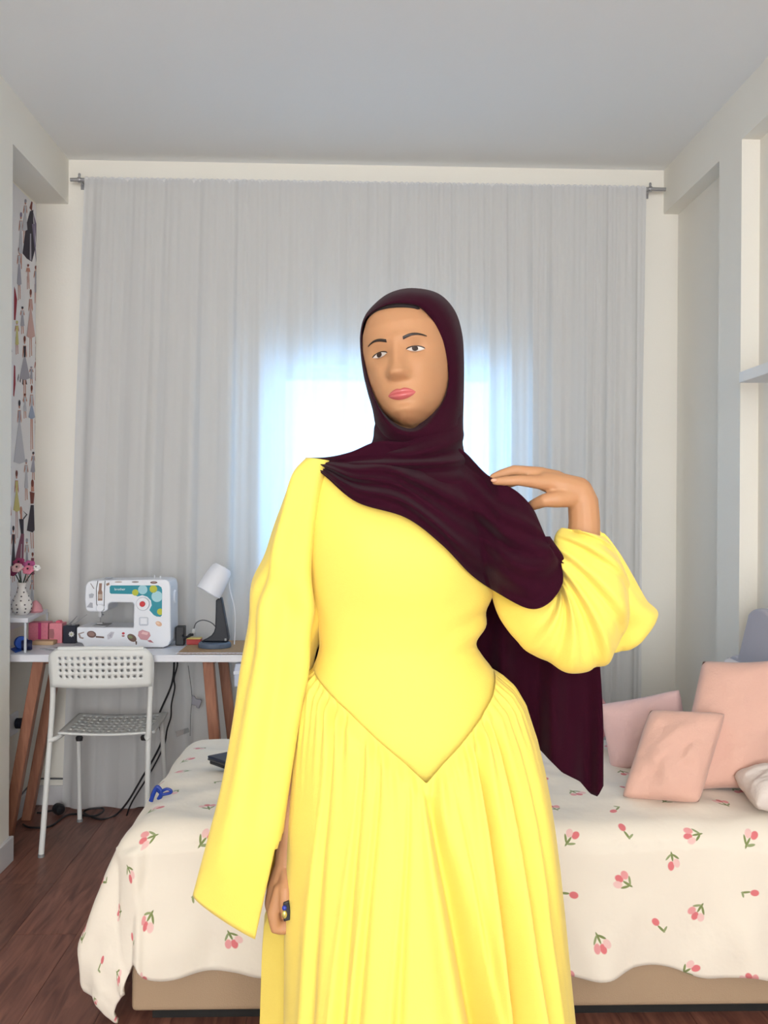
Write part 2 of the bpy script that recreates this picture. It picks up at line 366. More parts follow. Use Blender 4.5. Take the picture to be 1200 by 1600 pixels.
# each print: list of (colour, outline in photograph pixels) -> projected onto the alcove wall
def pr(parts, name='printed_figure'):
    b = MB(); ms = []; 
    for i, (c, poly) in enumerate(parts):
        ms.append(fcol(c)); q = [onX(x, y, XW) for x, y in poly]
        b.prism([Vector((XW-.0008+.0002*i, min(max(p.y, 3.605), YB-.005), min(p.z, ZB-.012))) for p in q], (.0004, 0, 0), i)
    build(name, b, ms, wp, smooth=0, weld=False)
def el(cx, cy, rx, ry, n=10): return [(cx+rx*math.cos(2*math.pi*k/n), cy+ry*math.sin(2*math.pi*k/n)) for k in range(n)]
def fig(cx, y0, h, hair, top, skirt, sw=5, legs=True, legc=NUDE, lean=0, frac=.42, dress0=.2):
    """a tall stylised sketch: head, arms, bodice, skirt, legs"""
    w = 1.9; X = lambda t: cx+lean*t; Y = lambda t: y0+h*t
    ps = []
    if legs: ps.append((legc, [(X(.5)-1.6, Y(.5)), (X(.5)-.2, Y(.5)), (X(1)-.6, Y(1)), (X(1)-1.4, Y(1))])); ps.append((legc, [(X(.5)+.2, Y(.5)), (X(.5)+1.6, Y(.5)), (X(1)+2.2, Y(.98)), (X(1)+1.2, Y(.98))]))
    ps.append((NUDE, [(X(.13)-2.2, Y(.16)), (X(.13)+2.2, Y(.16)), (X(.3)+3.4, Y(.31)), (X(.3)+2.6, Y(.34)), (X(.2)+.9, Y(.22)), (X(.2)-.9, Y(.22)), (X(.3)-2.8, Y(.34)), (X(.3)-3.4, Y(.31))]))
    ps.append((NUDE, el(X(.08), Y(.09), 1.3, h*.05))); ps.append((hair, el(X(.05), Y(.06), 1.7, h*.045)))
    ps.append((top, [(X(.15)-1.9, Y(.17)), (X(.15)+1.9, Y(.17)), (X(.33)+1.2, Y(.34)), (X(.33)-1.2, Y(.34))]))
    ps.append((skirt, [(X(.33)-1.2, Y(.33)), (X(.33)+1.2, Y(.33)), (X(frac+.3)+sw, Y(frac+.28)), (X(frac+.3), Y(frac+.31)), (X(frac+.3)-sw, Y(frac+.28))]))
    pr(ps)
# the large twirling gown
pr([(BR, [(46.2, 325), (49.4, 307), (51.2, 308), (50, 330)]), (MV, [(52, 332), (57, 350), (63, 366), (62, 388), (57, 380)]),
    (DK, [(47, 330), (52, 328), (52, 345), (56, 385), (50, 409), (42, 404), (35.5, 396), (41, 352)]), (MV, [(50, 350), (53.5, 350), (62, 408), (57, 410)]), (GY, [(47, 365), (48.5, 365), (49, 408), (46.4, 405)])])
fig(33, 330, 92, MV, LG, LG, 3.2, lean=-1); fig(40, 310, 70, GY, LG, LG, 4, lean=-2)
fig(30, 385, 84, BR, LG, GY, 3.4); fig(44, 412, 40, BR, NUDE, PC, 2); fig(56, 414, 60, BR, GY, GY, 2)
pr([(RD, [(22.5, 448), (24, 452), (27, 468), (24.5, 500), (22, 500)])]); pr([(RD, [(22, 570), (24, 572), (24.5, 600), (22.2, 620), (21, 618)])])
fig(48, 450, 108, BR, PC, PC, 6.5, frac=.42); fig(35, 478, 44, DK, LG, GY, 3); fig(26.5, 500, 54, YL, YL, YL, 2.6)
fig(38.5, 523, 106, BR, DK, GY, 8.2, frac=.36)
pr([(DK, [(27.6, 592), (29.2, 584), (29.6, 586), (28.4, 597)])], 'printed_stripe')
for st_ in ([(31, 596), (32.4, 586), (33, 587), (32.3, 598)], [(35, 600), (35.6, 589), (36.4, 589), (36.8, 602)], [(39.5, 600), (39.5, 590), (40.5, 590), (42.5, 601)]): pr([(DK, st_)], 'printed_stripe')
fig(57, 558, 52, BR, RD, RD, 2.0, False); fig(58.5, 526, 34, PC, PC, PC, 2.2); fig(49.5, 600, 104, BR, LG, BL, 5, frac=.22); fig(49, 572, 28, GY, GY, GY, 1.8)
fig(30.5, 623, 112, DK, GY, LG, 9, False, frac=.6); fig(39, 614, 40, BR, LG, LG, 2.4); fig(57.8, 652, 28, GY, GY, GY, 1.3)
fig(26, 733, 110, BR, YL, YL, 5.2, frac=.3, legc=PC); fig(41, 716, 66, GY, LG, LG, 3); fig(52, 705, 46, DK, GY, GY, 4.6)
pr([(NUDE, [(49, 752), (53, 752), (53.5, 768), (48.5, 768)]), (BR, el(50.8, 755, 2.2, 6)), (BR, [(46.6, 768), (54, 770), (52.5, 787), (48, 787)]), (DK, [(48, 789), (52.8, 789), (59, 828), (51, 832), (42, 829)]), (NUDE, [(47.5, 832), (48.5, 832), (49.5, 857), (48.8, 857)]), (NUDE, [(51, 832), (52, 832), (52.6, 857), (51.6, 857)])])
pr([(NUDE, el(33, 798, 2, 7)), (NUDE, [(32, 800), (34.5, 800), (35, 812), (32, 812)]), (DK, [(36, 798), (43, 804), (37, 812), (36, 810), (41, 804)]), (DK, [(30, 811), (37, 811), (37, 835), (33, 835)]), (PL, [(33, 834), (37.5, 834), (36.5, 880), (22, 880)]), (LG, [(33, 850), (34, 850), (33, 880), (31.6, 880)])])
fig(21, 820, 90, DK, DK, DK, 3); fig(42, 840, 70, GY, LG, GY, 2.6); fig(51, 862, 60, BR, PL, PL, 3.6, frac=.3); fig(50, 905, 50, GY, LG, LG, 3); fig(30, 905, 60, BR, LG, GY, 4)

rw = random.Random(4)
for cx_ in (14, 4, -6, -16):
    y_ = 300+rw.uniform(0, 30)
    while y_ < 880:
        h_ = rw.uniform(70, 105); c_ = rw.choice((GY, LG, YL, PL, BL, PC, DK, RD)); fig(cx_+rw.uniform(-1, 1), y_, h_, rw.choice((BR, DK, MV)), c_, c_, rw.uniform(2.5, 4.5), frac=rw.uniform(.25, .5)); y_ += h_+rw.uniform(4, 14)

# ------------------------------------------------------------------ curtain and rod
YC = 4.175
rp0, rp1 = P(110, 281, YC+.005), P(1040, 296, YC+.005)
rod = thing('curtain_rod', (rp0+rp1)/2, 'thin grey metal curtain rod across the top of the back wall', 'curtain rod')
build('pole', MB().tube([rp0, rp1], .0085, 14), STEEL, rod)
for px, py in ((124, 281), (1016, 295.5)):
    c = P(px, py, YC+.005)
    build('bracket', MB().lathe([(.0125, -.006), (.0135, 0), (.0125, .006)], c, (1, 0, 0), 16).box((c.x-.005, c.y+.005, c.z-.005), (c.x+.005, YB, c.z+.005)).box((c.x-.012, YB-.005, c.z-.02), (c.x+.012, YB, c.z+.02)).lathe([(.004, 0), (.006, .012), (.004, .018)], c+Vector((0, 0, .010)), (0, 0, 1), 10), STEEL, rod, weld=False)
def panel(tops, bots, seed, label, ahead=False):
    rows = []; nx, nz = 330, 40
    rr = random.Random(seed); ph = [rr.uniform(0, 6.28) for _ in range(8)]; fr = [rr.uniform(.8, 1.2) for _ in range(8)]
    for i in range(nz+1):
        t = i/nz; row = []
        for j in range(nx+1):
            u = j/nx
            a = Vector(tops[0]).lerp(Vector(tops[1]), u); b = Vector(bots[0]).lerp(Vector(bots[1]), u)
            # drift of the folds from the gathered heading to the hem
            w = u+.012*math.sin(5*u+ph[0])*t+.006*math.sin(17*u+ph[1])
            deep = .5+.5*noise.noise(Vector((w*9, seed, 0)))
            w2 = w+.018*noise.noise(Vector((w*6, seed+9, 0)))
            wide = math.sin(2*math.pi*w2*9*fr[0]+ph[2]+1.6*math.sin(7*w+ph[3]))
            f = .75*math.copysign(abs(wide)**.7, wide)+.25*math.sin(2*math.pi*w2*21*fr[1]+ph[4])*(1-.5*t)+.22*math.sin(2*math.pi*w*47+ph[5])*(1-t)**4
            amp = (.006+.016*min(1, t*2.2))*(.5+deep)
            p = a.lerp(b, t)
            p.y += f*amp - .014
            if ahead: p.y -= .016*min(1, t*12)*math.exp(-u*26)
            else: p.y += .012*min(1, t*12)*math.exp(-(1-u)*26)
            p.x += .006*math.cos(2*math.pi*w*9*fr[0]+ph[2])*min(1, t*3)
            if t < .02: p.z += .003*math.sin(2*math.pi*u*90)
            row.append(p)
        rows.append(row)
    o = build('sheer_curtain', MB().grid(rows), VOILE, smooth=180)
    # a gathered casing around the rod
    b = MB(); rows = []
    for k in range(13):
        an = 2*math.pi*k/12; row = []
        for j in range(221):
            u = j/220; c = Vector(tops[0]).lerp(Vector(tops[1]), u)
            r = .0125+.0022*math.sin(u*2*math.pi*48+math.sin(u*31)*2)
            row.append(Vector((max(c.x, tops[0][0]+.0135) if ahead else c.x, YC+.005+r*math.cos(an), c.z-.0032+r*math.sin(an)*1.15)))
        rows.append(row)
    build('casing', b.grid(rows), mat('voile_casing', srgb(234, 233, 232), .9), o, smooth=180)
    tag(o, label, 'curtain', 'sheer curtain panels on the rod')
    return o
zt = lambda px: P(px, 281+(px-110)*15/930, YC).z+.004
m0 = P(623, 290, YC); 
panel(((P(133, 283, YC).x, YC, zt(133)), (m0.x, YC, zt(623))), ((P(99, 1255, YC).x, YC, .012), (m0.x+.004, YC, .012)), 3, 'white sheer curtain panel hanging behind the desk and sewing machine')
panel(((m0.x-.010, YC, zt(623)), (P(1009, 294, YC).x, YC, zt(1009))), ((m0.x-.014, YC, .012), (P(1003, 1200, YC).x, YC, .012)), 11, 'white sheer curtain panel hanging behind the pillow end of the bed', True)

# ================================================================== DESK
ZD = .74; DX0, DX1, DY0, DY1 = XLr+.012, -.345, 3.685, 4.085
dk = thing('desk', ((DX0+DX1)/2, (DY0+DY1)/2, 0), 'white desk top on splayed wooden legs in the alcove', 'desk')
build('desk_top', MB().box((DX0, DY0, ZD-.028), (DX1, DY1, ZD)), DESKW, dk, smooth=0, bevel=.003)
def leg(top, foot, w=.042):
    t, f = Vector(top), Vector(foot); h = w/2
    b = MB(); b.add([f+Vector((sx*h, sy*h, 0)) for sx, sy in ((-1,-1),(1,-1),(1,1),(-1,1))]+[t+Vector((sx*h, sy*h, 0)) for sx, sy in ((-1,-1),(1,-1),(1,1),(-1,1))],
        [(0,3,2,1),(4,5,6,7),(0,1,5,4),(1,2,6,5),(2,3,7,6),(3,0,4,7)])
    build('leg', b, PINE, dk, smooth=0, bevel=.004)
zt_ = ZD-.029
leg((-1.205, 3.76, zt_), (-1.352, 3.835, 0)); leg((-1.205, 4.00, zt_), (-1.345, 4.045, 0), .04)
leg((-.556, 3.76, zt_), (-.505, 3.83, 0)); leg((-.535, 4.00, zt_), (-.455, 4.045, 0), .04)
for xr in (-1.21, -.565): build('leg_rail', MB().box((xr, 3.785, ZD-.05), (xr+.03, 3.975, ZD-.029)), PINE, dk, smooth=0)

# ------------------------------------------------------------------ chair
RF = onZ(68, 1335, 0); FF = onZ(118, 1277, 0)
ch = thing('folding_chair', (RF.x+.19, RF.y+.2, 0), 'white metal chair with perforated plastic back and seat in front of the desk', 'chair')
ey = (FF-RF); ey.z = 0; ey = Vector((-.018, .43, 0)).normalized(); RF.y -= .028; ex = Vector((ey.y, -ey.x, 0))
def C(x, y, z): return RF+ex*x+ey*y+Vector((0, 0, z))
R_ = .0105
xa, xb = .035, .395   # inner stance of the back frame at backrest height
lp = [C(0.0, 0, .004), C(.020, .03, .40), C(.032, .028, .60), C(.030, .012, .70), C(.036, .006, .745), C(.060, .002, .768), C(.09, .0, .772)]
rp = [C(.385, .0, .004), C(.385, .03, .40), C(.392, .028, .60), C(.398, .012, .70), C(.392, .006, .745), C(.368, .002, .768), C(.338, 0, .772)]
build('back_frame', MB().tube(smoothpath(lp+rp[::-1], 6), R_, 12), CHAIRW, ch)
build('leg', MB().tube([C(0.0, 0, .002), C(.020, .03, .40)], R_*1.02, 12), CHAIRW, ch); build('leg', MB().tube([C(.385, 0, .002), C(.385, .03, .40)], R_*1.02, 12), CHAIRW, ch)
build('leg', MB().tube([C(.045, .405, .002), C(.052, .34, .445)], R_*.9, 12), CHAIRW, ch); build('leg', MB().tube([C(.40, .405, .002), C(.386, .34, .445)], R_*.9, 12), CHAIRW, ch)
build('seat_rail', MB().tube(smoothpath([C(.016, .025, .425), C(.05, .05, .435), C(.055, .2, .438), C(.052, .36, .438)]), R_*.85, 10), CHAIRW, ch)
build('seat_rail', MB().tube(smoothpath([C(.390, .025, .425), C(.375, .05, .435), C(.38, .2, .438), C(.386, .36, .438)]), R_*.85, 10), CHAIRW, ch)
for fx, fy in ((0, 0), (.385, 0), (.045, .405), (.40, .405)):
    build('foot_cap', MB().lathe([(.0118, 0), (.0118, .012)], C(fx, fy, 0), (0, 0, 1), 12), mat('foot_grey', (.25, .25, .25), .7), ch)
def perforated(surf, nu, nv, hu, hv, solid_border):
    """plate with real rounded holes: surf(u,v)->point, u,v in 0..1; holes in the inner cells"""
    b = MB(); us = np.linspace(solid_border[0], 1-solid_border[1], nu+1); vs = np.linspace(solid_border[2], 1-solid_border[3], nv+1)
    du, dv = us[1]-us[0], vs[1]-vs[0]
    for i in range(nu):
        for j in range(nv):
            cu, cv = (us[i]+us[i+1])/2, (vs[j]+vs[j+1])/2
            sq = [(-.5, -.5), (0, -.5), (.5, -.5), (.5, 0), (.5, .5), (0, .5), (-.5, .5), (-.5, 0)]
            oc = [(-.707, -.707), (0, -1), (.707, -.707), (1, 0), (.707, .707), (0, 1), (-.707, .707), (-1, 0)]
            vv = [surf(cu+a*du, cv+c*dv) for a, c in sq]+[surf(cu+a*hu*du, cv+c*hv*dv) for a, c in oc]
            b.add(vv, [(k, (k+1) % 8, 8+(k+1) % 8, 8+k) for k in range(8)])
    def strip(u0, u1, v0, v1, n, m):
        b.grid([[surf(u0+(u1-u0)*a/n, v0+(v1-v0)*c/m) for a in range(n+1)] for c in range(m+1)])
    if solid_border[2] > 0: strip(us[0], us[-1], 0, vs[0], nu*2, 2)
    if solid_border[3] > 0: strip(us[0], us[-1], vs[-1], 1, nu*2, 2)
    strip(0, us[0], 0, vs[0], 2, 2); strip(0, us[0], vs[0], vs[-1], 2, nv*2); strip(0, us[0], vs[-1], 1, 2, 2)
    strip(us[-1], 1, 0, vs[0], 2, 2); strip(us[-1], 1, vs[0], vs[-1], 2, nv*2); strip(us[-1], 1, vs[-1], 1, 2, 2)
    return b
def bs(u, v):
    z = .632+.137*v; x0 = .024+.008*(1-v); x1 = .404-.006*(1-v)
    if v > .75: k = ((v-.75)/.25); x0 += .03*k**3; x1 -= .03*k**3
    y = .018-.014*v - .018*(1-(2*u-1)**2)
    return C(x0+(x1-x0)*u, y, z+.004*(1-(2*u-1)**2)*(v-.5)*2)
build('backrest', perforated(bs, 14, 4, .27, .27, (.08, .08, .22, .14)), CHAIRW, ch, solid=.013)
def ss(u, v):
    return C(.045+.01*v*0+(.36)*u, .05+.33*v, .452-.014*math.sin(math.pi*u)*(.6+.4*math.sin(math.pi*v))+.004*v)
build('seat', perforated(ss, 13, 6, .24, .38, (.06, .06, .08, .08)), CHAIRW, ch, solid=.008)
for u in (.07, .30): build('bumper', MB().lathe([(.012, 0), (.014, .012), (.010, .018)], C(.05+u*1.05, .055, .418), (0, 0, 1), 12), BLACK, ch)

# ------------------------------------------------------------------ sewing machine
YM = onZ(190, 1013, ZD).y
DM = .165
sm = thing('sewing_machine', P(195, 1013, YM+.08), 'white sewing machine with teal panel and food stickers on the desk', 'sewing machine')
def Z6(x, y): return (100+x/6., 870+y/6.)
def mpoly(pts, off=0.0): return [P(*Z6(x, y), YM+off) for x, y in pts]
def clampz(q): return [Vector((p.x, p.y, max(p.z, ZD+.003))) for p in q]
body = [(190, 862), (168, 810), (118, 800), (118, 660), (650, 664), (654, 450), (640, 430), (440, 428), (412, 445), (408, 500), (380, 516), (300, 516), (225, 514), (203, 495), (192, 400), (200, 270), (222, 236), (260, 222), (950, 212), (985, 232), (998, 280), (1000, 785), (975, 835), (925, 862)]
build('body', MB().prism(clampz(mpoly(body)), (0, DM, 0)), WPL, sm, smooth=0, bevel=.007, bseg=3)
q = clampz(mpoly([(190, 862), (925, 862)])); build('foot_strip', MB().box((q[0].x+.005, YM+.006, ZD), (q[1].x-.005, YM+DM-.006, ZD+.005)), mat('dark_rubber', (.05, .05, .05), .8), sm, smooth=0)
tp = build('colour_panel', MB().prism(mpoly([(440, 268), (885, 268), (912, 285), (920, 310), (918, 548), (905, 562), (868, 560), (840, 545), (800, 500), (822, 455), (815, 410), (780, 375), (735, 360), (690, 372), (640, 350), (440, 346), (428, 336), (428, 282)], -.0006), (0, .002, 0)), mat('teal', srgb(0, 140, 158), .4), sm, smooth=0)
for cx, cy, r, c in ((738, 308, 44, (158, 208, 220)), (838, 302, 36, (186, 192, 44)), (872, 372, 52, (166, 212, 222)), (668, 335, 30, (186, 192, 44)), (902, 515, 30, (186, 192, 44))):
    n = 24; pts = []
    for k in range(n):
        x = cx+r*math.cos(2*math.pi*k/n); y = cy+r*math.sin(2*math.pi*k/n); pts.append((min(x, 918), max(min(y, 558), 269)))
    build('dot', MB().prism(mpoly(pts, -.0011), (0, .001, 0)), mat('dot_%d' % c[0], srgb(*c), .4), tp, smooth=0)
def text(s, px0, py0, px1, Y, m, parent, name='lettering'):
    cu = bpy.data.curves.new('t', 'FONT'); cu.body = s; cu.size = 1; cu.extrude = .02
    to = bpy.data.objects.new('t', cu); COL.objects.link(to); dg = bpy.context.evaluated_depsgraph_get()
    me = bpy.data.meshes.new_from_object(to.evaluated_get(dg)); bpy.data.objects.remove(to)
    vs = np.array([v.co[:] for v in me.vertices]); a, bq = P(px0, py0, Y), P(px1, py0, Y); sc = (bq.x-a.x)/(vs[:, 0].max()-vs[:, 0].min())
    b = MB(); b.add([(a.x+(v[0]-vs[:, 0].min())*sc, Y-v[2]*sc*.4, a.z+v[1]*sc) for v in vs], [tuple(p.vertices) for p in me.polygons])
    return build(name, b, m, parent, smooth=0, weld=False)
text('brother', *Z6(474, 314), Z6(574, 0)[0], YM-.0012, mat('print_white', srgb(235, 245, 245), .5), tp)
dl = build('dial', MB().lathe([(.026, 0), (.026, .008), (.024, .011)], P(*Z6(742, 440), YM), (0, -1, 0), 32), WPL, sm)
c = P(*Z6(742, 440), YM)
build('ring_edge', MB().lathe([(.0275, 0), (.0275, .003)], c, (0, -1, 0), 32), mat('pale_grey', srgb(196, 200, 210), .5), dl)
build('knob', MB().lathe([(.011, .010), (.011, .017), (.009, .019)], c, (0, -1, 0), 20), mat('red_plastic', srgb(206, 40, 48), .4), dl)
build('stitch_chart', MB().prism(mpoly([(712, 565), (782, 565), (792, 575), (792, 636), (782, 646), (712, 646), (702, 636), (702, 575)], -.0005), (0, .001, 0)), MATS['pale_grey'], sm, smooth=0)
build('button', MB().prism(mpoly([(716, 575), (778, 575), (778, 632), (716, 632)], -.002), (0, .003, 0)), WPL, sm, smooth=0, bevel=.001)
c = P(*Z6(1000, 372), YM+.09)
build('handwheel', MB().lathe([(.018, 0), (.026, .002), (.028, .008), (.028, .018), (.024, .022)], c, (1, 0, 0), 28), WPL, sm)
c = P(*Z6(345, 478), YM); build('tension_knob', MB().lathe([(.0155, 0), (.0155, .012), (.013, .015)], c, (0, -1, 0), 24), WPL, sm)
for x0, y0, x1, y1 in ((318, 225, 303, 300), (303, 300, 305, 440), (305, 440, 322, 490), (385, 225, 378, 330), (378, 330, 376, 500)):
    a, b_ = P(*Z6(x0, y0), YM-.0002), P(*Z6(x1, y1), YM-.0002); build('thread_slot', MB().tube([a, b_], .0014, 6), mat('slot_dark', (.03, .03, .035), .7), sm)
n0 = P(*Z6(340, 515), YM+.05)
build('presser_foot', MB().box((n0.x-.006, n0.y-.006, n0.z-.02), (n0.x+.006, n0.y+.006, n0.z+.012)).tube([n0+Vector((.001, 0, 0)), n0+Vector((.001, 0, -.044))], .0022, 8).box((n0.x-.011, n0.y-.012, n0.z-.047), (n0.x+.012, n0.y+.008, n0.z-.043)).tube([n0+Vector((.003, 0, -.012)), n0+Vector((.014, 0, -.012))], .003, 8), STEEL, sm, smooth=0, weld=False)
pl0 = P(*Z6(250, 657), YM); build('needle_plate', MB().box((pl0.x, YM+.02, pl0.z-.0005), (pl0.x+.055, YM+.12, pl0.z+.0022)), STEEL, sm, smooth=0)
build('spool_pin', MB().tube([P(*Z6(848, 215), YM+.09), P(*Z6(848, 172), YM+.09)], .002, 8), WPL, sm); build('spool_pin', MB().tube([P(*Z6(903, 215), YM+.09), P(*Z6(903, 178), YM+.09)], .003, 8), WPL, sm)
build('thread_guide', MB().box(tuple(P(*Z6(378, 205), YM+.06)), tuple(P(*Z6(462, 190), YM+.10))), MATS['pale_grey'], sm, smooth=0, bevel=.001)
def sticker(polys, label=None):
    b = MB(); ms = []
    for i, (c, pts) in enumerate(polys): ms.append(mat('sticker_%d_%d_%d' % c, srgb(*c), .5)); b.prism(mpoly(pts, -.0006-.0003*i), (0, .0012, 0), i)
    build('sticker', b, ms, sm, smooth=0, weld=False)
def e6(cx, cy, rx, ry, rot=0, n=16):
    return [(cx+rx*math.cos(a)*math.cos(rot)-ry*math.sin(a)*math.sin(rot), cy+rx*math.cos(a)*math.sin(rot)+ry*math.sin(a)*math.cos(rot)) for a in [2*math.pi*k/n for k in range(n)]]
sticker([((112, 84, 78), e6(258, 727, 44, 32, .2)), ((150, 118, 110), e6(256, 724, 30, 20, .2)), ((112, 88, 82), [(298, 742), (374, 748), (376, 764), (298, 758)])])
sticker([((206, 150, 156), [(700, 700), (735, 684), (800, 706), (812, 740), (780, 782), (720, 775), (692, 740)]), ((232, 190, 192), [(735, 700), (790, 712), (780, 735), (725, 722)]), ((190, 120, 130), [(780, 785), (812, 780), (840, 806), (800, 800)])])
sticker([((110, 84, 70), e6(636, 760, 48, 32, .6)), ((120, 128, 84), e6(622, 752, 22, 14, .4)), ((96, 76, 66), [(668, 790), (684, 794), (682, 824), (672, 824)])])
sticker([((200, 196, 204), [(404, 735), (440, 702), (472, 706), (450, 760), (410, 775)]), ((178, 174, 186), [(420, 738), (452, 712), (440, 756)])])
sticker([((168, 150, 144), [(130, 720), (190, 702), (188, 712), (150, 726), (160, 752), (186, 758), (178, 772), (145, 762)])])
sticker([((196, 50, 62), e6(556, 718, 14, 11)), ((176, 120, 120), [(542, 735), (568, 735), (566, 750), (544, 750)])])
sticker([((222, 178, 148), e6(888, 628, 32, 22, .5)), ((236, 206, 180), e6(880, 622, 18, 10, .5))])
sticker([((150, 116, 100), [(326, 310), (330, 248), (356, 248), (352, 310), (360, 330), (360, 410), (318, 412), (318, 335)]), ((196, 176, 160), [(322, 350), (356, 350), (356, 392), (322, 392)])])
sticker([((176, 178, 188), [(232, 352), (262, 342), (282, 352), (272, 384), (238, 388)])]); sticker([((176, 176, 184), [(246, 428), (268, 432), (270, 480), (212, 472)])])
sticker([((140, 124, 126), [(246, 250), (252, 248), (286, 300), (276, 300)])]); sticker([((150, 118, 100), [(394, 252), (424, 240), (426, 262), (400, 274)])])
sticker([((120, 88, 84), e6(842, 241, 34, 12)), ((160, 130, 124), e6(842, 239, 20, 6))]); sticker([((150, 140, 140), e6(668, 236, 34, 8))]); sticker([((170, 156, 150), e6(510, 236, 36, 6))])

# ------------------------------------------------------------------ desk lamp
def Z8(x, y): return (250+x/8., 870+y/8.)
YLm = onZ(336, 1011, ZD+.004).y
lm = thing('desk_lamp', P(336, 1012, YLm), 'desk lamp with white cup shade on a dark stem, blue-grey base', 'lamp')
bc = P(*Z8(684, 1110), YLm); bc.z = ZD+.0045
build('base', MB().lathe([(.064, 0), (.066, .006), (.064, .016), (.058, .021), (.0, .021)], bc, (0, 0, 1), 40), mat('slate_blue', srgb(88, 102, 122), .55), lm)
stem = [(505, 1062), (570, 1030), (635, 990), (672, 940), (688, 890), (694, 700), (696, 540), (765, 505), (800, 690), (838, 900), (862, 1040), (840, 1062)]
sp = [P(*Z8(x, y), YLm-.02) for x, y in stem]; sp = [Vector((p.x, p.y, max(p.z, bc.z+.019))) for p in sp]
build('stem', MB().prism(sp, (0, .045, 0)), mat('dark_stem', srgb(24, 30, 42), .5), lm, smooth=0, bevel=.008, bseg=3)
so0 = P(*Z8(604, 448), YLm-.012); axs = Vector((.47, .18, .86)).normalized()
sh = MB(); prof = [(.0515, 0), (.0505, .03), (.047, .075), (.042, .106), (.034, .117), (.0, .119)]
sh.lathe(prof, so0, axs, 40, 0, False); sh.lathe([(.0495, 0.0), (.0485, .03), (.045, .073), (.040, .103), (.0, .115)], so0, axs, 40, 0, False); sh.lathe([(.0515, 0), (.0495, 0)], so0, axs, 40, 0, False)
build('shade', sh, mat('lamp_white', srgb(240, 242, 250), .4), lm)
build('bulb', MB().ball(so0+axs*.05, .02), mat('frosted_bulb', srgb(240, 238, 230), .5), lm)
build('switch', MB().box(tuple(P(*Z8(806, 1052), YLm-.024)), tuple(P(*Z8(832, 1020), YLm-.018))), mat('switch_grey', srgb(170, 176, 180), .5), lm, smooth=0, bevel=.001)
tk = so0+axs*.118
build('power_cord', MB().tube(smoothpath([tk, P(*Z8(850, 190), YLm+.01), P(*Z8(872, 400), YLm+.03), P(*Z8(920, 600), YLm+.04), P(*Z8(940, 780), YLm+.05), Vector((P(*Z8(930, 1000), YLm+.05).x, YLm+.05, ZD+.008))]), .0022, 8), WPL, lm)

# ------------------------------------------------------------------ other things on the desk
# woven mat with lace edge
a = onZ(277, 1022, ZD); b_ = onZ(296, 1001, ZD)
my0, my1 = a.y, min(b_.y, DY1-.012); mx0, mx1 = a.x, DX1-.005
mt = thing('placemat', ((mx0+mx1)/2, (my0+my1)/2, ZD), 'tan woven placemat with white lace edge under the desk lamp', 'placemat')
build('weave', MB().box((mx0, my0, ZD), (mx1, my1, ZD+.004)), mat('straw', srgb(186, 150, 112), .85, bump=.6, bscale=180, var=.15, vscale=90), mt, smooth=0)
lb = MB(); k = 0; xx = mx0
while xx < mx1-.012:
    lb.prism([Vector((xx+.009*math.cos(t*math.pi/6), my0-.006+.010*math.sin(t*math.pi/6), ZD+.0042)) for t in range(6, 13)], (0, 0, .0016)); xx += .0155
lb.box((mx0, my0-.006, ZD+.0041), (mx1, my0+.002, ZD+.0056))
build('lace_edge', lb, mat('lace', srgb(232, 226, 232), .8), mt, smooth=0, weld=False)['kind'] = 'stuff'
# riser shelf
rt = thing('desk_riser', (-1.30, 3.9, ZD), 'small white riser shelf with clear acrylic legs on the desk corner', 'shelf')
rz = P(36, 970, 3.80).z
q0 = onZ(44, 973, rz); q1 = onZ(78, 956, rz)
build('riser_top', MB().prism([Vector((XLr+.02, q0.y-.002, rz)), Vector((q0.x, q0.y-.002, rz)), Vector((q1.x, q1.y-.03, rz)), Vector((q1.x, 4.06, rz)), Vector((XLr+.02, 4.06, rz))], (0, 0, .018)), DESKW, rt, smooth=0, bevel=.004)
for lx, ly in ((q0.x-.012, q0.y+.006), (q1.x-.008, q1.y-.01), (XLr+.03, q0.y+.006)):
    build('acrylic_leg', MB().box((lx-.004, ly-.004, ZD), (lx+.004, ly+.004, rz)), mat('clear_leg', srgb(206, 210, 216), .2), rt, smooth=0)
# vase
VZ = rz+.018; vc = onZ(33, 963, VZ); vc = Vector((onX(34, 963, vc.x).x, 3.855, VZ)); vc.x = P(34, 960, 3.855).x
va = thing('flower_vase', vc, 'white polka-dot bulb vase on the small riser shelf', 'vase')
vprof = [(.022, 0), (.025, .003), (.036, .018), (.041, .036), (.037, .056), (.024, .078), (.0165, .096), (.016, .116), (.019, .126), (.021, .128), (.018, .128), (.014, .116), (.0, .10)]
build('vase_body', MB().lathe(vprof, vc, (0, 0, 1), 36, 0, True), mat('vase_white', srgb(236, 230, 224), .3, coat=.4), va)
db = MB(); rr = random.Random(5)
for lv, (h, rad, cnt) in enumerate(((.012, .0335, 7), (.026, .0395, 8), (.042, .0405, 8), (.058, .0362, 7), (.074, .027, 5), (.09, .0195, 4), (.107, .0163, 3))):
    for k in range(cnt):
        an = 2*math.pi*(k+.5*(lv % 2))/cnt+lv*.3; d = Vector((math.cos(an), math.sin(an), 0)); p = vc+d*(rad-.0006)+Vector((0, 0, h)); db.lathe([(.0034, 0), (.0034, .0012), (.002, .0016)], p, d, 8)
build('polka_dots', db, mat('dot_grey', srgb(98, 88, 92), .5), va, weld=False)['kind'] = 'stuff'
GREEN = mat('stem_green', srgb(62, 74, 62), .6)
fls = [((27, 888), .020, (236, 190, 190), 'pale pink', -.044), ((20, 893), .022, (138, 44, 84), 'dark magenta', -.006), ((46, 884), .022, (186, 88, 140), 'orchid pink', .008), ((44, 891), .020, (222, 128, 150), 'rose pink', -.034), ((57, 888), .014, (236, 234, 228), 'white', -.006), ((30, 880), .022, (166, 60, 104), 'deep pink', .034)]
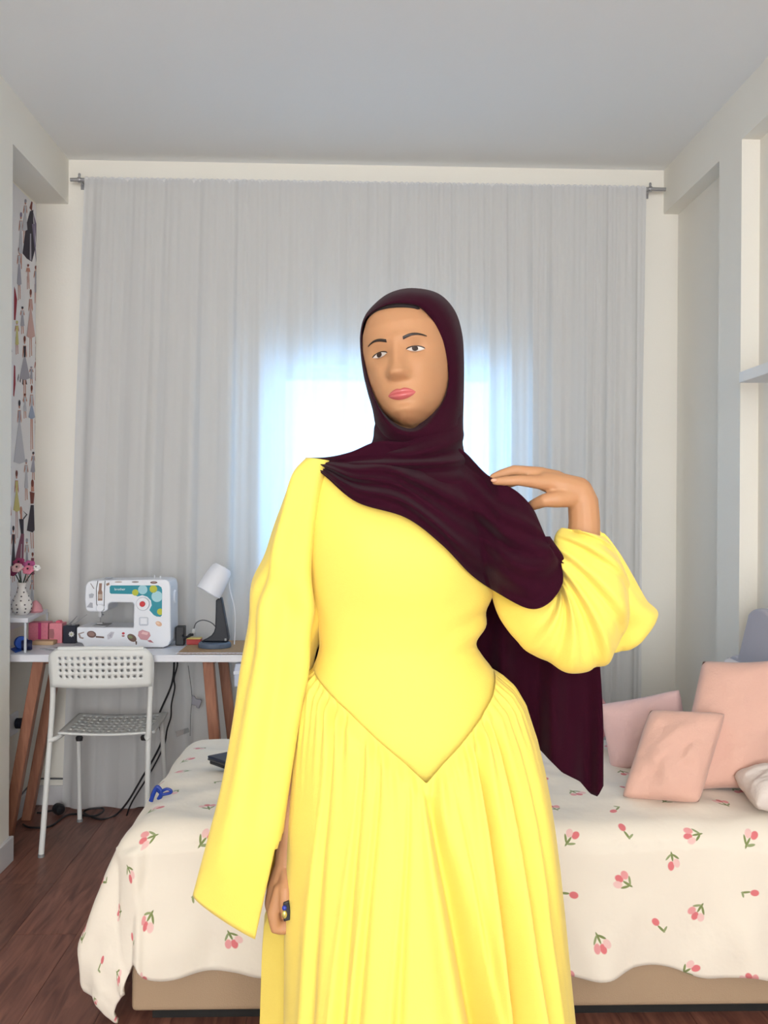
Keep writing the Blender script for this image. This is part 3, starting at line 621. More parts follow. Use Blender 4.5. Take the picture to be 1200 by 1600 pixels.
for (px, py), r, cl, nm, yo_ in fls:
    Yf = vc.y+yo_; top = P(px, py, Yf)
    fo = thing('artificial_flower', vc+Vector((0, 0, .12)), '%s cloth flower standing in the polka-dot vase' % nm, 'flower', 'flowers in the polka-dot vase')
    base = vc+Vector(((top.x-vc.x)*.18, (top.y-vc.y)*.2, .122))
    build('stem', MB().tube(smoothpath([base, base.lerp(top, .5)+Vector((0, 0, .006)), top]), .0022, 6), GREEN, fo)
    pb = mat('petal_%d' % cl[1], srgb(*cl), .7)
    hd = build('bloom', MB().lathe([(.004, -.014), (r*.6, -.010), (r*.95, 0), (r, .005), (r*.7, .010), (r*.35, .008), (0, .006)], top, (.1*(px-34)/10, -.75, .6), 20), pb, fo)
    for k in range(6):
        an = k*math.pi/3; ax = Vector((.1*(px-34)/10, -.75, .6)).normalized(); u = ax.orthogonal().normalized(); w = ax.cross(u); d = u*math.cos(an)+w*math.sin(an)
        build('petal', MB().ball(top+d*r*.72+ax*.003, r*.46, 0, 6, (1, .7, .8)), pb, hd)
    build('flower_centre', MB().ball(top+Vector((0, -.007, .007)), r*.2, 0, 6), mat('flower_eye', srgb(60, 40, 44), .7), hd)
# pink pouch behind the vase
pc = P(53, 972, 3.93)
b = MB().lathe([(.026, 0), (.030, .006), (.022, .03), (.010, .044), (.003, .048)], Vector((pc.x, 3.95, VZ)), (0, 0, 1), 20)
tag(build('pink_cone', b, mat('dusty_pink', srgb(216, 150, 158), .7)), 'small dusty pink cone behind the polka-dot vase', 'ornament')
# pink boxes
def boxpx(x0, x1, ytop, Y0, Y1, z0=ZD):
    a = P(x0, ytop, Y0); c = P(x1, ytop, Y0); return (a.x, Y0, z0), (c.x, Y1, a.z)
pb1 = thing('gift_box', (-1.2, 4.0, ZD), 'pink patterned box with a magenta band beside the riser shelf', 'box')
a, c = boxpx(41, 75, 973, 4.015, 4.08)
a = (max(a[0], -1.335), a[1], a[2])
PKB = mat('box_pink', srgb(226, 128, 148), .6, var=.18, vscale=120); build('carton', MB().box(a, c), PKB, pb1, smooth=0, bevel=.002)
xm = P(62, 980, 4.015).x; build('band', MB().box((xm-.006, 4.0138, ZD), (xm+.006, 4.0149, c[2])), mat('magenta', srgb(184, 50, 112), .6), pb1, smooth=0)
pb2 = thing('gift_box', (-1.12, 4.0, ZD), 'salmon pink box with a bow on its lid next to the black box', 'box')
a2, c2 = boxpx(76, 97, 974, 4.01, 4.075)
build('carton', MB().box((a2[0]+.002, a2[1], a2[2]), c2), mat('box_salmon', srgb(232, 140, 152), .6, var=.1, vscale=100), pb2, smooth=0, bevel=.002)
build('bow', MB().prism([P(86, 975, 4.03), P(88, 970, 4.03), P(93, 970, 4.03), P(96, 974, 4.03), P(95, 976, 4.03)], (0, .03, 0)), mat('bow_pink', srgb(222, 98, 122), .6), pb2, smooth=0)
build('print', MB().prism([P(75.8+k[0], 983+k[1], 4.0095) for k in ((1, 0), (8, 0), (9, 7), (8, 15), (1, 15), (0.6, 7))], (0, .001, 0)), mat('print_brown', srgb(176, 112, 116), .7), pb2, smooth=0)
# kraft block
a = onZ(50, 1008, ZD); 
tag(build('kraft_notebook', MB().box((a.x, 3.950, ZD), (a.x+.085, 4.005, ZD+.016)), mat('kraft', srgb(206, 172, 136), .8), smooth=0, bevel=.002), 'tan kraft notebook lying in front of the pink boxes', 'notebook')
# black box with a flower sticker
bb = thing('card_box', (-1.07, 3.95, ZD), 'black box with a white flower sticker beside the sewing machine', 'box')
a, c = boxpx(98.5, 118.5, 978, 4.0, 4.06)
build('carton', MB().box(a, (c[0]-.001, c[1], c[2])), NAVY, bb, smooth=0, bevel=.002)
fc = P(111.5, 991, 3.999); 
fpts = [fc+Vector(((.0125 if k % 2 == 0 else .009)*math.cos(k*math.pi/8), 0, (.0125 if k % 2 == 0 else .009)*math.sin(k*math.pi/8))) for k in range(16)]
st = build('flower_sticker', MB().prism(fpts, (0, .001, 0)), mat('sticker_white', srgb(228, 226, 222), .6), bb, smooth=0)
build('sticker_eye', MB().lathe([(.004, 0), (.004, .0008)], fc, (0, -1, 0), 10), mat('sticker_green', srgb(190, 196, 150), .6), st)
# grey scissors in the box
sc = thing('scissors', P(110, 972, 3.96), 'grey metal scissors sticking out of the black box', 'scissors')
for (x0, y0, x1, y1) in ((106, 980, 121, 962), (112, 980, 136, 960)):
    p0, p1 = P(x0, y0-1.5, 4.022), P(x1, y1, 4.018); d = (p1-p0).normalized(); n_ = Vector((-d.z, 0, d.x))
    build('blade', MB().prism([p0+n_*.004, p0-n_*.004, p1-n_*.001, p1+n_*.001], (0, .002, 0)), STEEL, sc, smooth=0)
# papers
for k, (pts, colr, lab) in enumerate((([(62, 1014), (90, 1019), (119, 1014), (117, 1009.5), (84, 1010.5)], (196, 194, 200), 'loose printed pattern sheet under the magazine'), ([(70, 1012.5), (96, 1016.5), (112, 1012.5), (90, 1010.5)], (228, 226, 232), 'small magazine lying open in front of the black box'))):
    z = ZD+.0005+k*.003
    pl = [onZ(x, y, z) for x, y in pts]; po = thing('magazine' if k else 'paper_sheet', sum(pl, Vector())/len(pl), lab, 'magazine' if k else 'paper')
    po.location.z = z; ORG[po.name] = po.location.copy()
    build('pages', MB().prism(pl, (0, 0, .0022)), mat('paper_%d' % k, srgb(*colr), .7), po, smooth=0)
    ce = sum(pl, Vector())/len(pl)
    build('printed_photo', MB().prism([ce.lerp(p, .55)+Vector((.006, 0, .0022)) for p in pl], (0, 0, .0005)), mat('photo_grey_%d' % k, srgb(150-30*k, 146-30*k, 150-24*k), .5, var=.5, vscale=60), po, smooth=0)
# blue rolled pouch
c0 = onZ(30, 1014, ZD); Yb = 3.80
bl = thing('tape_measure', P(32, 1012, Yb), 'bright blue and navy rolled tape lying under the riser shelf', 'tape')
p0 = P(29, 1004, Yb); build('blue_roll', MB().lathe([(.008, -.013), (.024, -.013), (.026, -.009), (.026, .009), (.024, .013), (.008, .013)], Vector((p0.x, Yb+.03, ZD+.0262)), (.5, -.85, .1), 22), mat('bright_blue', srgb(22, 84, 190), .45), bl)
p1 = P(40, 1006, Yb); build('navy_roll', MB().lathe([(.006, -.02), (.018, -.02), (.020, -.015), (.020, .015), (.018, .02), (.006, .02)], Vector((p1.x+.004, Yb+.002, ZD+.0205)), (.95, .3, .0), 22), mat('deep_navy', srgb(14, 22, 66), .5), bl)
build('loose_end', MB().prism([onZ(17, 1015, ZD+.001), onZ(24, 1020, ZD+.001), onZ(34, 1017, ZD+.001), onZ(28, 1010, ZD+.001)], (0, 0, .004)), MATS['bright_blue'], bl, smooth=0)
# black adaptor, plug, red box
ad = thing('power_adaptor', P(272, 1003, 3.98), 'black power adaptor standing beside the sewing machine handwheel', 'adaptor')
a, c = boxpx(264, 277, 972, 3.93, 3.99); xs = max(a[0], P(266.7, 980, YM).x+.004)
build('adaptor_body', MB().box((xs, 3.94, ZD), (xs+.036, 3.99, ZD+.078)), BLACK, ad, smooth=0, bevel=.004)
build('power_cord', MB().tube(smoothpath([Vector((xs+.036, 3.96, ZD+.03)), P(285, 993, 3.935), P(291, 996, 3.920), P(297, 991, 3.918), P(302, 993, 3.918)]), .0035, 8).tube([P(286, 998, 3.918), P(302, 991, 3.918)], .005, 8), BLACK, ad, weld=False)
uc = thing('charging_cable', P(305, 985, 3.97), 'grey charging cable with white plug looping behind the desk lamp', 'cable')
build('plug', MB().box(tuple(P(300, 990, 3.985)), tuple(P(305.5, 982, 3.999))), mat('plug_grey', srgb(200, 200, 200), .5), uc, smooth=0, bevel=.001)
build('cord', MB().tube(smoothpath([P(303, 982, 3.992), P(307, 973, 3.992), P(318, 969, 3.99), P(333, 975, 3.995), P(345, 992, 4.0)]), .0022, 8), mat('cord_grey', srgb(92, 94, 98), .5), uc)
rb = thing('tin_box', P(300, 1008, 3.9), 'small red tin with a yellow lid on the placemat', 'tin')
a = onZ(288, 1010, ZD+.004); rx0 = a.x; ry0 = 3.935
build('tin_body', MB().box((rx0, ry0, ZD+.0042), (rx0+.058, ry0+.045, ZD+.026)), mat('tin_red', srgb(172, 30, 34), .4), rb, smooth=0, bevel=.002)
build('lid', MB().box((rx0, ry0, ZD+.026), (rx0+.058, ry0+.045, ZD+.031)), mat('tin_yellow', srgb(214, 190, 110), .5), rb, smooth=0, bevel=.0015)
# pale blue plastic bag hung at the end of the desk
hb = thing('hanging_bag', P(369, 1055, 3.70), 'pale blue plastic bag hanging from the desk edge beside the yellow sleeve', 'bag')
q = [P(365, 1048, 3.69), P(368, 1037, 3.69), P(385, 1037, 3.69), P(386, 1076, 3.69), P(366, 1073, 3.69)]
build('bag_body', MB().prism(q, (0, .03, 0)), mat('bag_blue', srgb(196, 204, 224), .3), hb, smooth=0, bevel=.004)
build('bag_fold', MB().prism([P(364.5, 1049, 3.688), P(386, 1047, 3.688), P(386, 1052, 3.688), P(365, 1054, 3.688)], (0, .003, 0)), mat('bag_pale', srgb(224, 230, 242), .3), hb, smooth=0)

# ------------------------------------------------------------------ cables and the floor clutter
def cable(name, pts, r, m, label, cat='cable', k=10):
    return tag(build(name, MB().tube(smoothpath(pts, k), r, 8), m), label, cat)
z0 = .005
cable('power_cable', [P(270, 1022, 4.105), P(272, 1038, 4.105), P(268, 1070, 4.105), P(249, 1115, 4.10), P(248, 1130, 4.10), P(253, 1155, 4.10), P(240, 1185, 4.095), P(222, 1215, 4.09), P(200, 1252, 4.05), onZ(180, 1274, z0), onZ(158, 1280, z0), onZ(140, 1275, z0), onZ(131, 1269, z0+.002), onZ(140, 1264, z0+.016), onZ(160, 1263, z0+.016), onZ(160, 1269, z0+.012), onZ(148, 1275, z0+.010), onZ(132, 1274.5, z0+.002), onZ(118, 1272, z0), onZ(102, 1275, z0), onZ(78, 1291, z0), onZ(48, 1293, z0), onZ(36, 1288, z0)], .0042, BLACK, 'black power cable coiling from the desk down to the floor', k=8)
cable('adaptor_cable', [P(277, 1022, 4.092), P(277, 1040, 4.092), P(272, 1060, 4.09), P(273, 1075, 4.09), P(268, 1100, 4.09), P(267, 1120, 4.09), P(261, 1140, 4.09), P(256, 1165, 4.095), P(236, 1205, 4.09), P(207, 1252, 4.05), onZ(198, 1274, z0)], .0034, BLACK, 'thin black cable hanging straight behind the chair seat')
cable('baseboard_cable', [Vector((XLr+.018, onX(8, 1252, XLr).y-.05, .09)), Vector((XLr+.018, 3.95, .093)), Vector((XLr+.018, 4.2, .115)), Vector((XLr+.04, 4.225, .12)), Vector((-1.22, 4.23, .118)), Vector((-1.10, 4.23, .118))], .0035, mat('cable_grey', (.10, .10, .11), .6), 'grey cable running along the top of the baseboard')
pg = thing('floor_plug', onZ(92, 1264, 0), 'round black plug and lead lying on the floor by the curtain', 'plug')
c = onZ(92, 1273, 0); c.z = .024
build('plug_body', MB().lathe([(.014, -.02), (.023, -.016), (.024, .008), (.018, .018), (.006, .022)], c, (.7, -.7, 0), 18), BLACK, pg)
build('lead', MB().tube(smoothpath([c+Vector((-.015, .0, -.006)), onZ(78, 1267, .008), onZ(66, 1270, .005), onZ(58, 1270, .005)]), .0042, 8), BLACK, pg)
kc = thing('hanging_clip', P(305, 1097, 4.05), 'shiny silver clip hanging on a thin cord below the desk', 'clip')
build('clip_body', MB().prism([P(300, 1087, 4.06), P(304, 1088, 4.06), P(306, 1092, 4.06), P(314, 1093, 4.06), P(315, 1096, 4.06), P(311, 1107, 4.06), P(307, 1106, 4.06), P(306, 1103, 4.06), P(299, 1101, 4.06)], (0, .01, 0)), mat('dull_silver', (.22, .22, .25), .3, .8), kc, smooth=0, bevel=.0015)
build('cord', MB().tube(smoothpath([P(294, 1040, 4.06), P(297, 1062, 4.062), P(300, 1090, 4.065), P(298, 1115, 4.066), P(297, 1150, 4.066)]), .0012, 6), MATS['cable_grey'], kc)
cp = thing('clear_packet', P(286, 1143, 4.06), 'clear plastic packet hanging on the cord against the curtain', 'packet')
build('film', MB().prism([P(274, 1143, 4.062), P(294, 1137, 4.062), P(296, 1144, 4.062), P(276, 1152, 4.062)], (0, .004, 0)), ACRYL, cp, smooth=0, bevel=.001)

# ================================================================== BED
BX0, BX1, BY0, BY1, ZT = -.50, 1.36, 2.42, 3.35, .50
bed = thing('bed', ((BX0+BX1)/2, (BY0+BY1)/2, 0), 'low bed with tan upholstered base and grey scalloped headboard', 'bed')
build('base', MB().box((BX0-.045, BY0, .035), (BX1-.04, BY1, .26)), BEIGE, bed, smooth=0, bevel=.012, bseg=3)
build('plinth', MB().box((BX0+.0, BY0+.04, 0), (BX1-.1, BY1-.04, .04)), mat('plinth_dark', (.012, .011, .01), .8), bed, smooth=0)
build('mattress', MB().box((BX0-.005, BY0+.012, .261), (BX1-.045, BY1-.01, ZT-.022)), SHEET, bed, smooth=0, bevel=.045, bseg=4)
# scalloped headboard in the Y-Z plane
hp = []
def arc(cy, cz, r, a0, a1, n=14):
    for k in range(n+1):
        a = math.radians(a0+(a1-a0)*k/n); hp.append((cy+r*math.cos(a), cz+r*math.sin(a)))
hp += [(3.355, .05)]
arc(3.255, .70, .105, 0, 100, 10); arc(3.06, .80, .185, 60, 130, 12); arc(2.80, .92, .18, 40, 140, 14); arc(2.55, .80, .185, 60, 120, 12); arc(2.40, .70, .105, 80, 180, 10)
hp += [(2.295, .05)]
build('headboard', MB().prism([Vector((1.318, y, z)) for y, z in hp], (.062, 0, 0)), GREYF, bed, smooth=0, bevel=.014, bseg=3)
# duvet
def drape(s, t):
    """s: metres from the foot edge, t: metres from the front edge; negative = hanging"""
    ds = max(0, -s); dtf = max(0, -t); dtb = max(0, t-(BY1-.035-(BY0+.05)))
    x = BX0-.005+max(s, 0); y = BY0+.05+min(max(t, 0), BY1-.035-(BY0+.05)); z = ZT
    b = dtf if dtf > 0 else dtb; sg = -1 if dtf > 0 else 1
    rho = math.hypot(ds, b)
    rho0 = max(rho, 1e-9); rho = rho if rho < .44 else .44+(rho-.44)*.45
    puff = .012*noise.noise(Vector((s*4, t*4, 0)))+.009*noise.noise(Vector((s*8, t*12, 3)))
    rise = .022*min(1, max(0, s)/.3)*(math.sin(math.pi*min(1, max(0, t)/.88)))
    z += puff + rise
    if rho < 1e-9: return Vector((x, y, z)), 0
    dx, dy = -ds/rho0, sg*b/rho0
    ca = (ds/rho0)**2; fl = math.radians(76*ca+85*(1-ca)); r = .075*ca+.06*(1-ca)
    if rho < r*fl: h = r*math.sin(rho/r); dn = r*(1-math.cos(rho/r))
    else: e = rho-r*fl; h = r*math.sin(fl)+e*math.cos(fl); dn = r*(1-math.cos(fl))+e*math.sin(fl)
    # hanging folds
    al = s*1.0 if dtf > ds else t*1.0
    ang = math.atan2(b, ds)
    q = min(1, dn/.3)
    fold = q*(.016*math.sin(al*17+1.2+2*noise.noise(Vector((al*5, dn*2, 1))))+.020*noise.noise(Vector((s*6+.4*t, t*5, 5)))+.008*noise.noise(Vector((s*15, t*9, 8))))
    if ds > 0 and b > 0: fold += q*.035*math.sin(ang*5+.6)*min(1, 2*min(ds, b)/.2)
    if ca > 0: h = h*(1-.0*ca)+ca*(.025*math.sin(math.pi*min(1, dn/.50))-.06*max(0, (dn-.26)/.24)**1.5)
    h += fold
    if dn > .05: h = max(h, (.068 if dtf > 0 else .062)+.004*math.sin(al*17)+(.024 if ds > 0 and b > 0 else 0)*min(1, 4*min(ds, b)/max(ds, b, 1e-6)))
    return Vector((x+dx*h, y+dy*h, max(z-dn, .012))), dn
rows = []; uvs = []
SX1 = 1.68; NS, NT = 190, 130; BT = BY1-.035-(BY0+.05)
for j in range(NT+1):
    row = []
    for i in range(NS+1):
        s = -.50+(SX1+.50)*i/NS
        f = j/NT
        front = .405+.012*math.sin(s*9)+.012*math.sin(s*23+1)-.03*max(0, min(1, (.75-s)/.9))
        t = -front+(front+BT+.16)*f
        # duvet rim on the right runs slightly askew
        ss_ = s if i < NS-8 else s
        p, dn = drape(ss_, t); row.append(p); uvs.append((s+5, t+5))
    rows.append(row)
dv = build('duvet', MB().grid(rows), TULIP, smooth=180, solid=.012, uvs=uvs, solid_off=-1)
tag(dv, 'cream duvet printed with pink tulips hanging over the bed', 'duvet')

def pillow(name, c, ux, uy, un, sx, sy, th, m, label, cat, seed, pinch=.10, group=None, tilt=None):
    """stuffed square: ux, uy edge directions, un thickness direction"""
    c = Vector(c); ux = Vector(ux).normalized(); uy = Vector(uy).normalized(); un = ux.cross(uy).normalized()
    N = 30; b = MB()
    for sd in (1, -1):
        rows = []
        for i in range(N+1):
            row = []
            for j in range(N+1):
                u = -1+2*i/N; v = -1+2*j/N
                cr_ = 1-.045*abs(u*v)**5; k = (1-pinch*(1-v*v)*abs(u)**3)*cr_; k2 = (1-pinch*(1-u*u)*abs(v)**3)*cr_
                w = max(0, (1-u*u)*(1-v*v))**.38
                wr = .26*noise.noise(Vector((u*2.0+seed, v*2.0, sd)))+.10*noise.noise(Vector((u*6, v*6+seed, sd*2)))
                wr += .05*math.sin(6*(u+v*.6)+seed)*(abs(u)**2)
                row.append(c+ux*(u*sx/2*k)+uy*(v*sy/2*k2)+un*(sd*th/2*w*(1+wr)))
            rows.append(row)
        b.grid(rows)
    o = build(name, b, m, smooth=180)
    return tag(o, label, cat, group)
ZTd = ZT+.02
pillow('pillow', (1.232, 2.99, .672), (.05, -.99, .03), (.22, .03, .95), None, .36, .31, .11, SHEET, 'white pillow propped upright against the grey headboard', 'pillow', 1.0)
_lb = onZ(1052, 1240, .512); _ux = Vector((.93, -.12, .07)).normalized(); _uy = Vector((.135, .10, .345))
pillow('pillow', _lb+_ux*.145+_uy*.5+Vector((-.014, .015, 0)), _ux, _uy, None, .30, .41, .15, PINK2, 'large pink pillow leaning behind the small peach cushion', 'pillow', 2.2, .09)
pillow('cushion', P(1008, 1143, 2.91), (.85, -.33, .24), (-.14, .22, .92), None, .26, .215, .11, PINK, 'crumpled pink cushion behind the small peach cushion', 'cushion', 4.1, .06)
_lb = P(978, 1242, 2.60); _ux = Vector((.165, -.06, .004)); _uy = Vector((.095, .07, .215))
pillow('cushion', _lb+_ux*.5+_uy*.5+Vector((0, -.01, 0)), _ux, _uy, None, .205, .26, .12, PINK2, 'small peach cushion standing against the large pink pillow', 'cushion', 6.3, .02)
pillow('pillow', (1.172, 2.508, .566), (.98, -.06, .06), (-.05, .90, .25), None, .26, .15, .12, mat('oat_cotton', srgb(226, 214, 206), .85, bump=.12, bscale=160), 'oat coloured pillow at the front corner below the large pink pillow', 'pillow', 8.0, .05)
rc = P(905, 1136, 3.2)
tag(build('round_cushion', MB().lathe([(.0, -.055), (.05, -.052), (.09, -.03), (.105, 0), (.09, .03), (.05, .052), (0, .055)], Vector((rc.x, 3.2, ZTd+.088)), (.05, -.9, .35), 32), mat('rose_velvet', srgb(232, 160, 166), .8, sheen=.3)), 'round rose pink cushion standing behind the burgundy scarf', 'cushion')
# laptop
ly = onZ(345, 1192, ZTd).y
lt = thing('laptop', (onZ(345, 1192, ZTd).x+.1, ly, ZTd), 'closed dark blue laptop lying on the duvet behind the yellow sleeve', 'laptop')
def lap(z0, z1, g):
    pts = [onZ(318, 1190, ZTd), onZ(324, 1197, ZTd), onZ(352, 1207, ZTd), onZ(372, 1214, ZTd)]
    a = pts[0]; d1 = (pts[3]-pts[1]).normalized(); d2 = Vector((-d1.y, d1.x, 0))
    o_ = pts[1]; q = [o_-d1*g-d2*g, o_+d1*(.31+g)-d2*g, o_+d1*(.31+g)+d2*(.215+g), o_-d1*g+d2*(.215+g)]
    for p in q: p.z = z0
    return MB().prism(q, (0, 0, z1-z0))
LZ = ZTd+.006
build('lower_case', lap(LZ, LZ+.012, -.004), BLACK, lt, smooth=0, bevel=.004)
build('edge_band', lap(LZ+.012, LZ+.018, 0), mat('gunmetal', (.10, .10, .11), .4, .6), lt, smooth=0, bevel=.002)
build('lid', lap(LZ+.018, LZ+.026, 0), mat('lid_navy', srgb(22, 34, 58), .35), lt, smooth=0, bevel=.003)
# blue clip on the duvet
bcz = onZ(241, 1243, ZT+.0)
hc = thing('hair_clip', bcz, 'bright blue plastic hair clip on the duvet corner', 'hair clip')
BLUE = mat('clip_blue', srgb(20, 56, 150), .35)
yb = bcz.y
build('jaw', MB().tube(smoothpath([P(228, 1250, yb-.01), P(232, 1238, yb-.01), P(238, 1228, yb-.01), P(244, 1234, yb-.01)]), [.006]*17+[.006]*8, 8), BLUE, hc)
build('jaw', MB().tube(smoothpath([P(240, 1247, yb+.0), P(244, 1238, yb+.0), P(236, 1230, yb+.0)]), .006, 8), BLUE, hc)
build('handle', MB().tube(smoothpath([P(243, 1236, yb), P(252, 1231, yb), P(259, 1233, yb), P(258, 1237, yb), P(244, 1240, yb)]), .0042, 8), BLUE, hc)

hc.location.x += .016; hc.location.y -= .012

# ================================================================== PERSON
YP = 1.67
# --- head surface: front depth at (x, z) in head space (x right, y forward, z up)
ZW = [-.118, -.112, -.10, -.085, -.065, -.04, -.01, .02, .05, .075, .095, .108, .116]
WW = [.004, .020, .036, .050, .060, .068, .073, .0755, .073, .064, .048, .028, .003]
DF = [.040, .066, .081, .083, .085, .086, .086, .089, .087, .078, .060, .036, .004]
DB = [.005, .030, .045, .056, .066, .076, .086, .092, .090, .080, .060, .036, .004]
def hw(z): return interp(z, ZW, WW)
def yfront(x, z):
    w = max(hw(z), 1e-4); k = min(1, abs(x)/w)
    y = interp(z, ZW, DF)*(1-k**2.3)**.5
    g = lambda cx, cz, sx, sz: math.exp(-((x-cx)/sx)**2-((z-cz)/sz)**2)
    # nose
    if -.062 < z < .03:
        f = (.026-z)/.068; amp = (.003+.021*max(0, min(1, f))**1.2)
        if z < -.040: amp *= max(0, 1-((-.040-z)/.013)**2)
        y += amp*math.exp(-(x/(.0085+.006*max(0, min(1, f))))**2)
        y += .008*(g(.012, -.040, .007, .009)+g(-.012, -.040, .007, .009))
    y -= .009*(g(.031, .001, .016, .012)+g(-.031, .001, .016, .012))
    y += .004*(g(.03, .022, .02, .008)+g(-.03, .022, .02, .008))
    y += .005*(g(.042, -.03, .018, .02)+g(-.042, -.03, .018, .02))
    y += .006*g(0, -.102, .018, .012) - .004*g(0, -.088, .02, .006)
    y += .004*g(0, -.071, .022, .014)
    return y
HCn = P(637, 568, 1.672)
HR = Matrix.Rotation(math.radians(-16), 3, 'Z') @ Matrix.Rotation(math.radians(-6), 3, 'X') @ Matrix.Rotation(math.radians(-8), 3, 'Y')
def Hd(x, y, z): return HCn + HR @ Vector((x, -y, z))
bm_ = MB(); rows = []
for i in range(97):
    z = -.118+.234*i/96; w = hw(z); row = []
    for k in range(112):
        a = 2*math.pi*k/112; x = w*math.cos(a)
        if math.sin(a) >= 0: y = yfront(x, z)
        else: y = -interp(z, ZW, DB)*abs(math.sin(a))
        row.append(Hd(x, y, z))
    rows.append(row)
bm_.grid(rows, True); bm_.add(rows[0], [tuple(range(112))]); bm_.add(rows[-1], [tuple(range(111, -1, -1))])
def L(*pts): return [P(p[0], p[1], p[2]) for p in pts]
def limb(pts): bm_.capsule(L(*pts), [p[3] for p in pts])
# neck and trunk
limb([(650, 620, 1.70, .050), (640, 700, 1.69, .050), (634, 760, 1.685, .055)])
def trunk(keys):
    rows = []
    for i in range(41):
        a, b, y, d = crom(keys, i/40); A, B = P(a, y, YP), P(b, y, YP); cc = (A+B)/2; u = (B-A)/2; row = []
        for k in range(48): t = 2*math.pi*k/48; row.append(cc+u*math.cos(t)+Vector((0, -d*math.sin(t), 0)))
        rows.append(row)
    bm_.grid(rows, True); bm_.add(rows[0], [tuple(range(48))]); bm_.add(rows[-1], [tuple(range(47, -1, -1))])
trunk([(560, 715, 722, .05), (520, 745, 752, .060), (505, 755, 805, .088), (496, 760, 880, .09), (510, 745, 950, .082), (518, 735, 1000, .075), (512, 748, 1060, .082), (500, 765, 1130, .09), (505, 770, 1180, .085)])
# legs, feet
for s, hx in ((-1, 575), (1, 700)):
    h = P(hx, 1150, YP); kx = h.x; bm_.capsule([h, Vector((kx, YP-.01, .50)), Vector((kx, YP+.02, .30)), Vector((kx, YP+.03, .085))], [.080, .052, .050, .036])
    bm_.capsule([Vector((kx, YP+.05, .034)), Vector((kx+.012*s, YP-.06, .030)), Vector((kx+.018*s, YP-.14, .022))], [.034, .036, .022])
# her right arm (hanging, closed hand)
limb([(508, 766, 1.665, .036), (468, 900, 1.67, .042), (446, 1060, 1.675, .037), (448, 1200, 1.665, .034), (452, 1320, 1.645, .024), (449, 1352, 1.64, .0225)])
limb([(449, 1352, 1.64, .0225), (441, 1385, 1.635, .026), (437, 1412, 1.635, .026)])
for k in range(4):
    y = 1.607+k*.0175; r = .0098-.0006*k
    limb([(438, 1390, y+.004, .012), (427, 1428, y, r+.0008), (431, 1451-2*k, y, r), (446, 1452-2*k, y+.002, r-.0006), (452, 1438, y+.004, r-.0014)])
limb([(449, 1368, 1.622, .014), (446, 1392, 1.602, .0115), (446, 1412, 1.596, .0098), (447, 1430, 1.596, .0084)])
# her left arm, raised, hand bent to the shoulder
limb([(758, 800, 1.67, .034), (812, 868, 1.645, .038), (872, 985, 1.60, .038), (890, 1000, 1.595, .036)])
limb([(890, 1000, 1.595, .036), (903, 930, 1.585, .036), (911, 860, 1.575, .0285), (913, 815, 1.572, .0262), (911, 785, 1.572, .0255), (903, 768, 1.572, .0245)])
limb([(903, 766, 1.57, .0225), (880, 760, 1.567, .0215), (850, 752, 1.565, .016)])
for mc in ((838, 753, 1.556, .0115), (845, 741, 1.574, .0118), (847, 744, 1.592, .0112), (847, 751, 1.607, .010)):
    limb([(900, 768, (mc[2]+1.572)/2, .017), ((900+mc[0])/2-4, (766+mc[1])/2-5, (mc[2]*1.4+1.572)/2.4, .0150), mc])
limb([(838, 753, 1.556, .0112), (812, 750.5, 1.551, .0092), (790, 751.5, 1.551, .0080), (774, 752.5, 1.553, .0062)])
limb([(845, 740, 1.574, .0115), (803, 735, 1.569, .0090), (784, 740.5, 1.569, .0078), (770, 745.5, 1.572, .0058)])
limb([(847, 743, 1.592, .0108), (806, 739, 1.590, .0086), (786, 746, 1.592, .0074), (772, 752, 1.597, .0058)])
limb([(847, 750, 1.607, .0095), (815, 750, 1.607, .0074), (798, 756, 1.609, .0064), (786, 762, 1.612, .0054)])
limb([(893, 777, 1.562, .0165), (868, 780, 1.551, .0140), (850, 782, 1.552, .0112), (838, 787, 1.566, .0098), (824, 793, 1.590, .0074)])
me = bpy.data.meshes.new('person_raw'); me.from_pydata(bm_.v, [], bm_.f); me.update()
bq = bmesh.new(); bq.from_mesh(me); bmesh.ops.remove_doubles(bq, verts=bq.verts, dist=1e-6); bmesh.ops.recalc_face_normals(bq, faces=bq.faces); bq.to_mesh(me); bq.free()
tmp = bpy.data.objects.new('tmp', me); COL.objects.link(tmp)
q = tmp.modifiers.new('r', 'REMESH'); q.mode = 'VOXEL'; q.voxel_size = .0026; q.use_smooth_shade = True
q = tmp.modifiers.new('s', 'SMOOTH'); q.factor = .5; q.iterations = 3
dg = bpy.context.evaluated_depsgraph_get(); me2 = bpy.data.meshes.new_from_object(tmp.evaluated_get(dg)); bpy.data.objects.remove(tmp)
porg = Vector((P(640, 800, YP).x, YP, 0)); me2.transform(Matrix.Translation(-porg)); me2.materials.clear(); me2.materials.append(SKIN)
me2.polygons.foreach_set('use_smooth', [True]*len(me2.polygons))
person = bpy.data.objects.new('person', me2); COL.objects.link(person); person.location = porg; ORG[person.name] = porg
tag(person, 'person in a long yellow dress and dark burgundy headscarf, one hand at the shoulder', 'person')
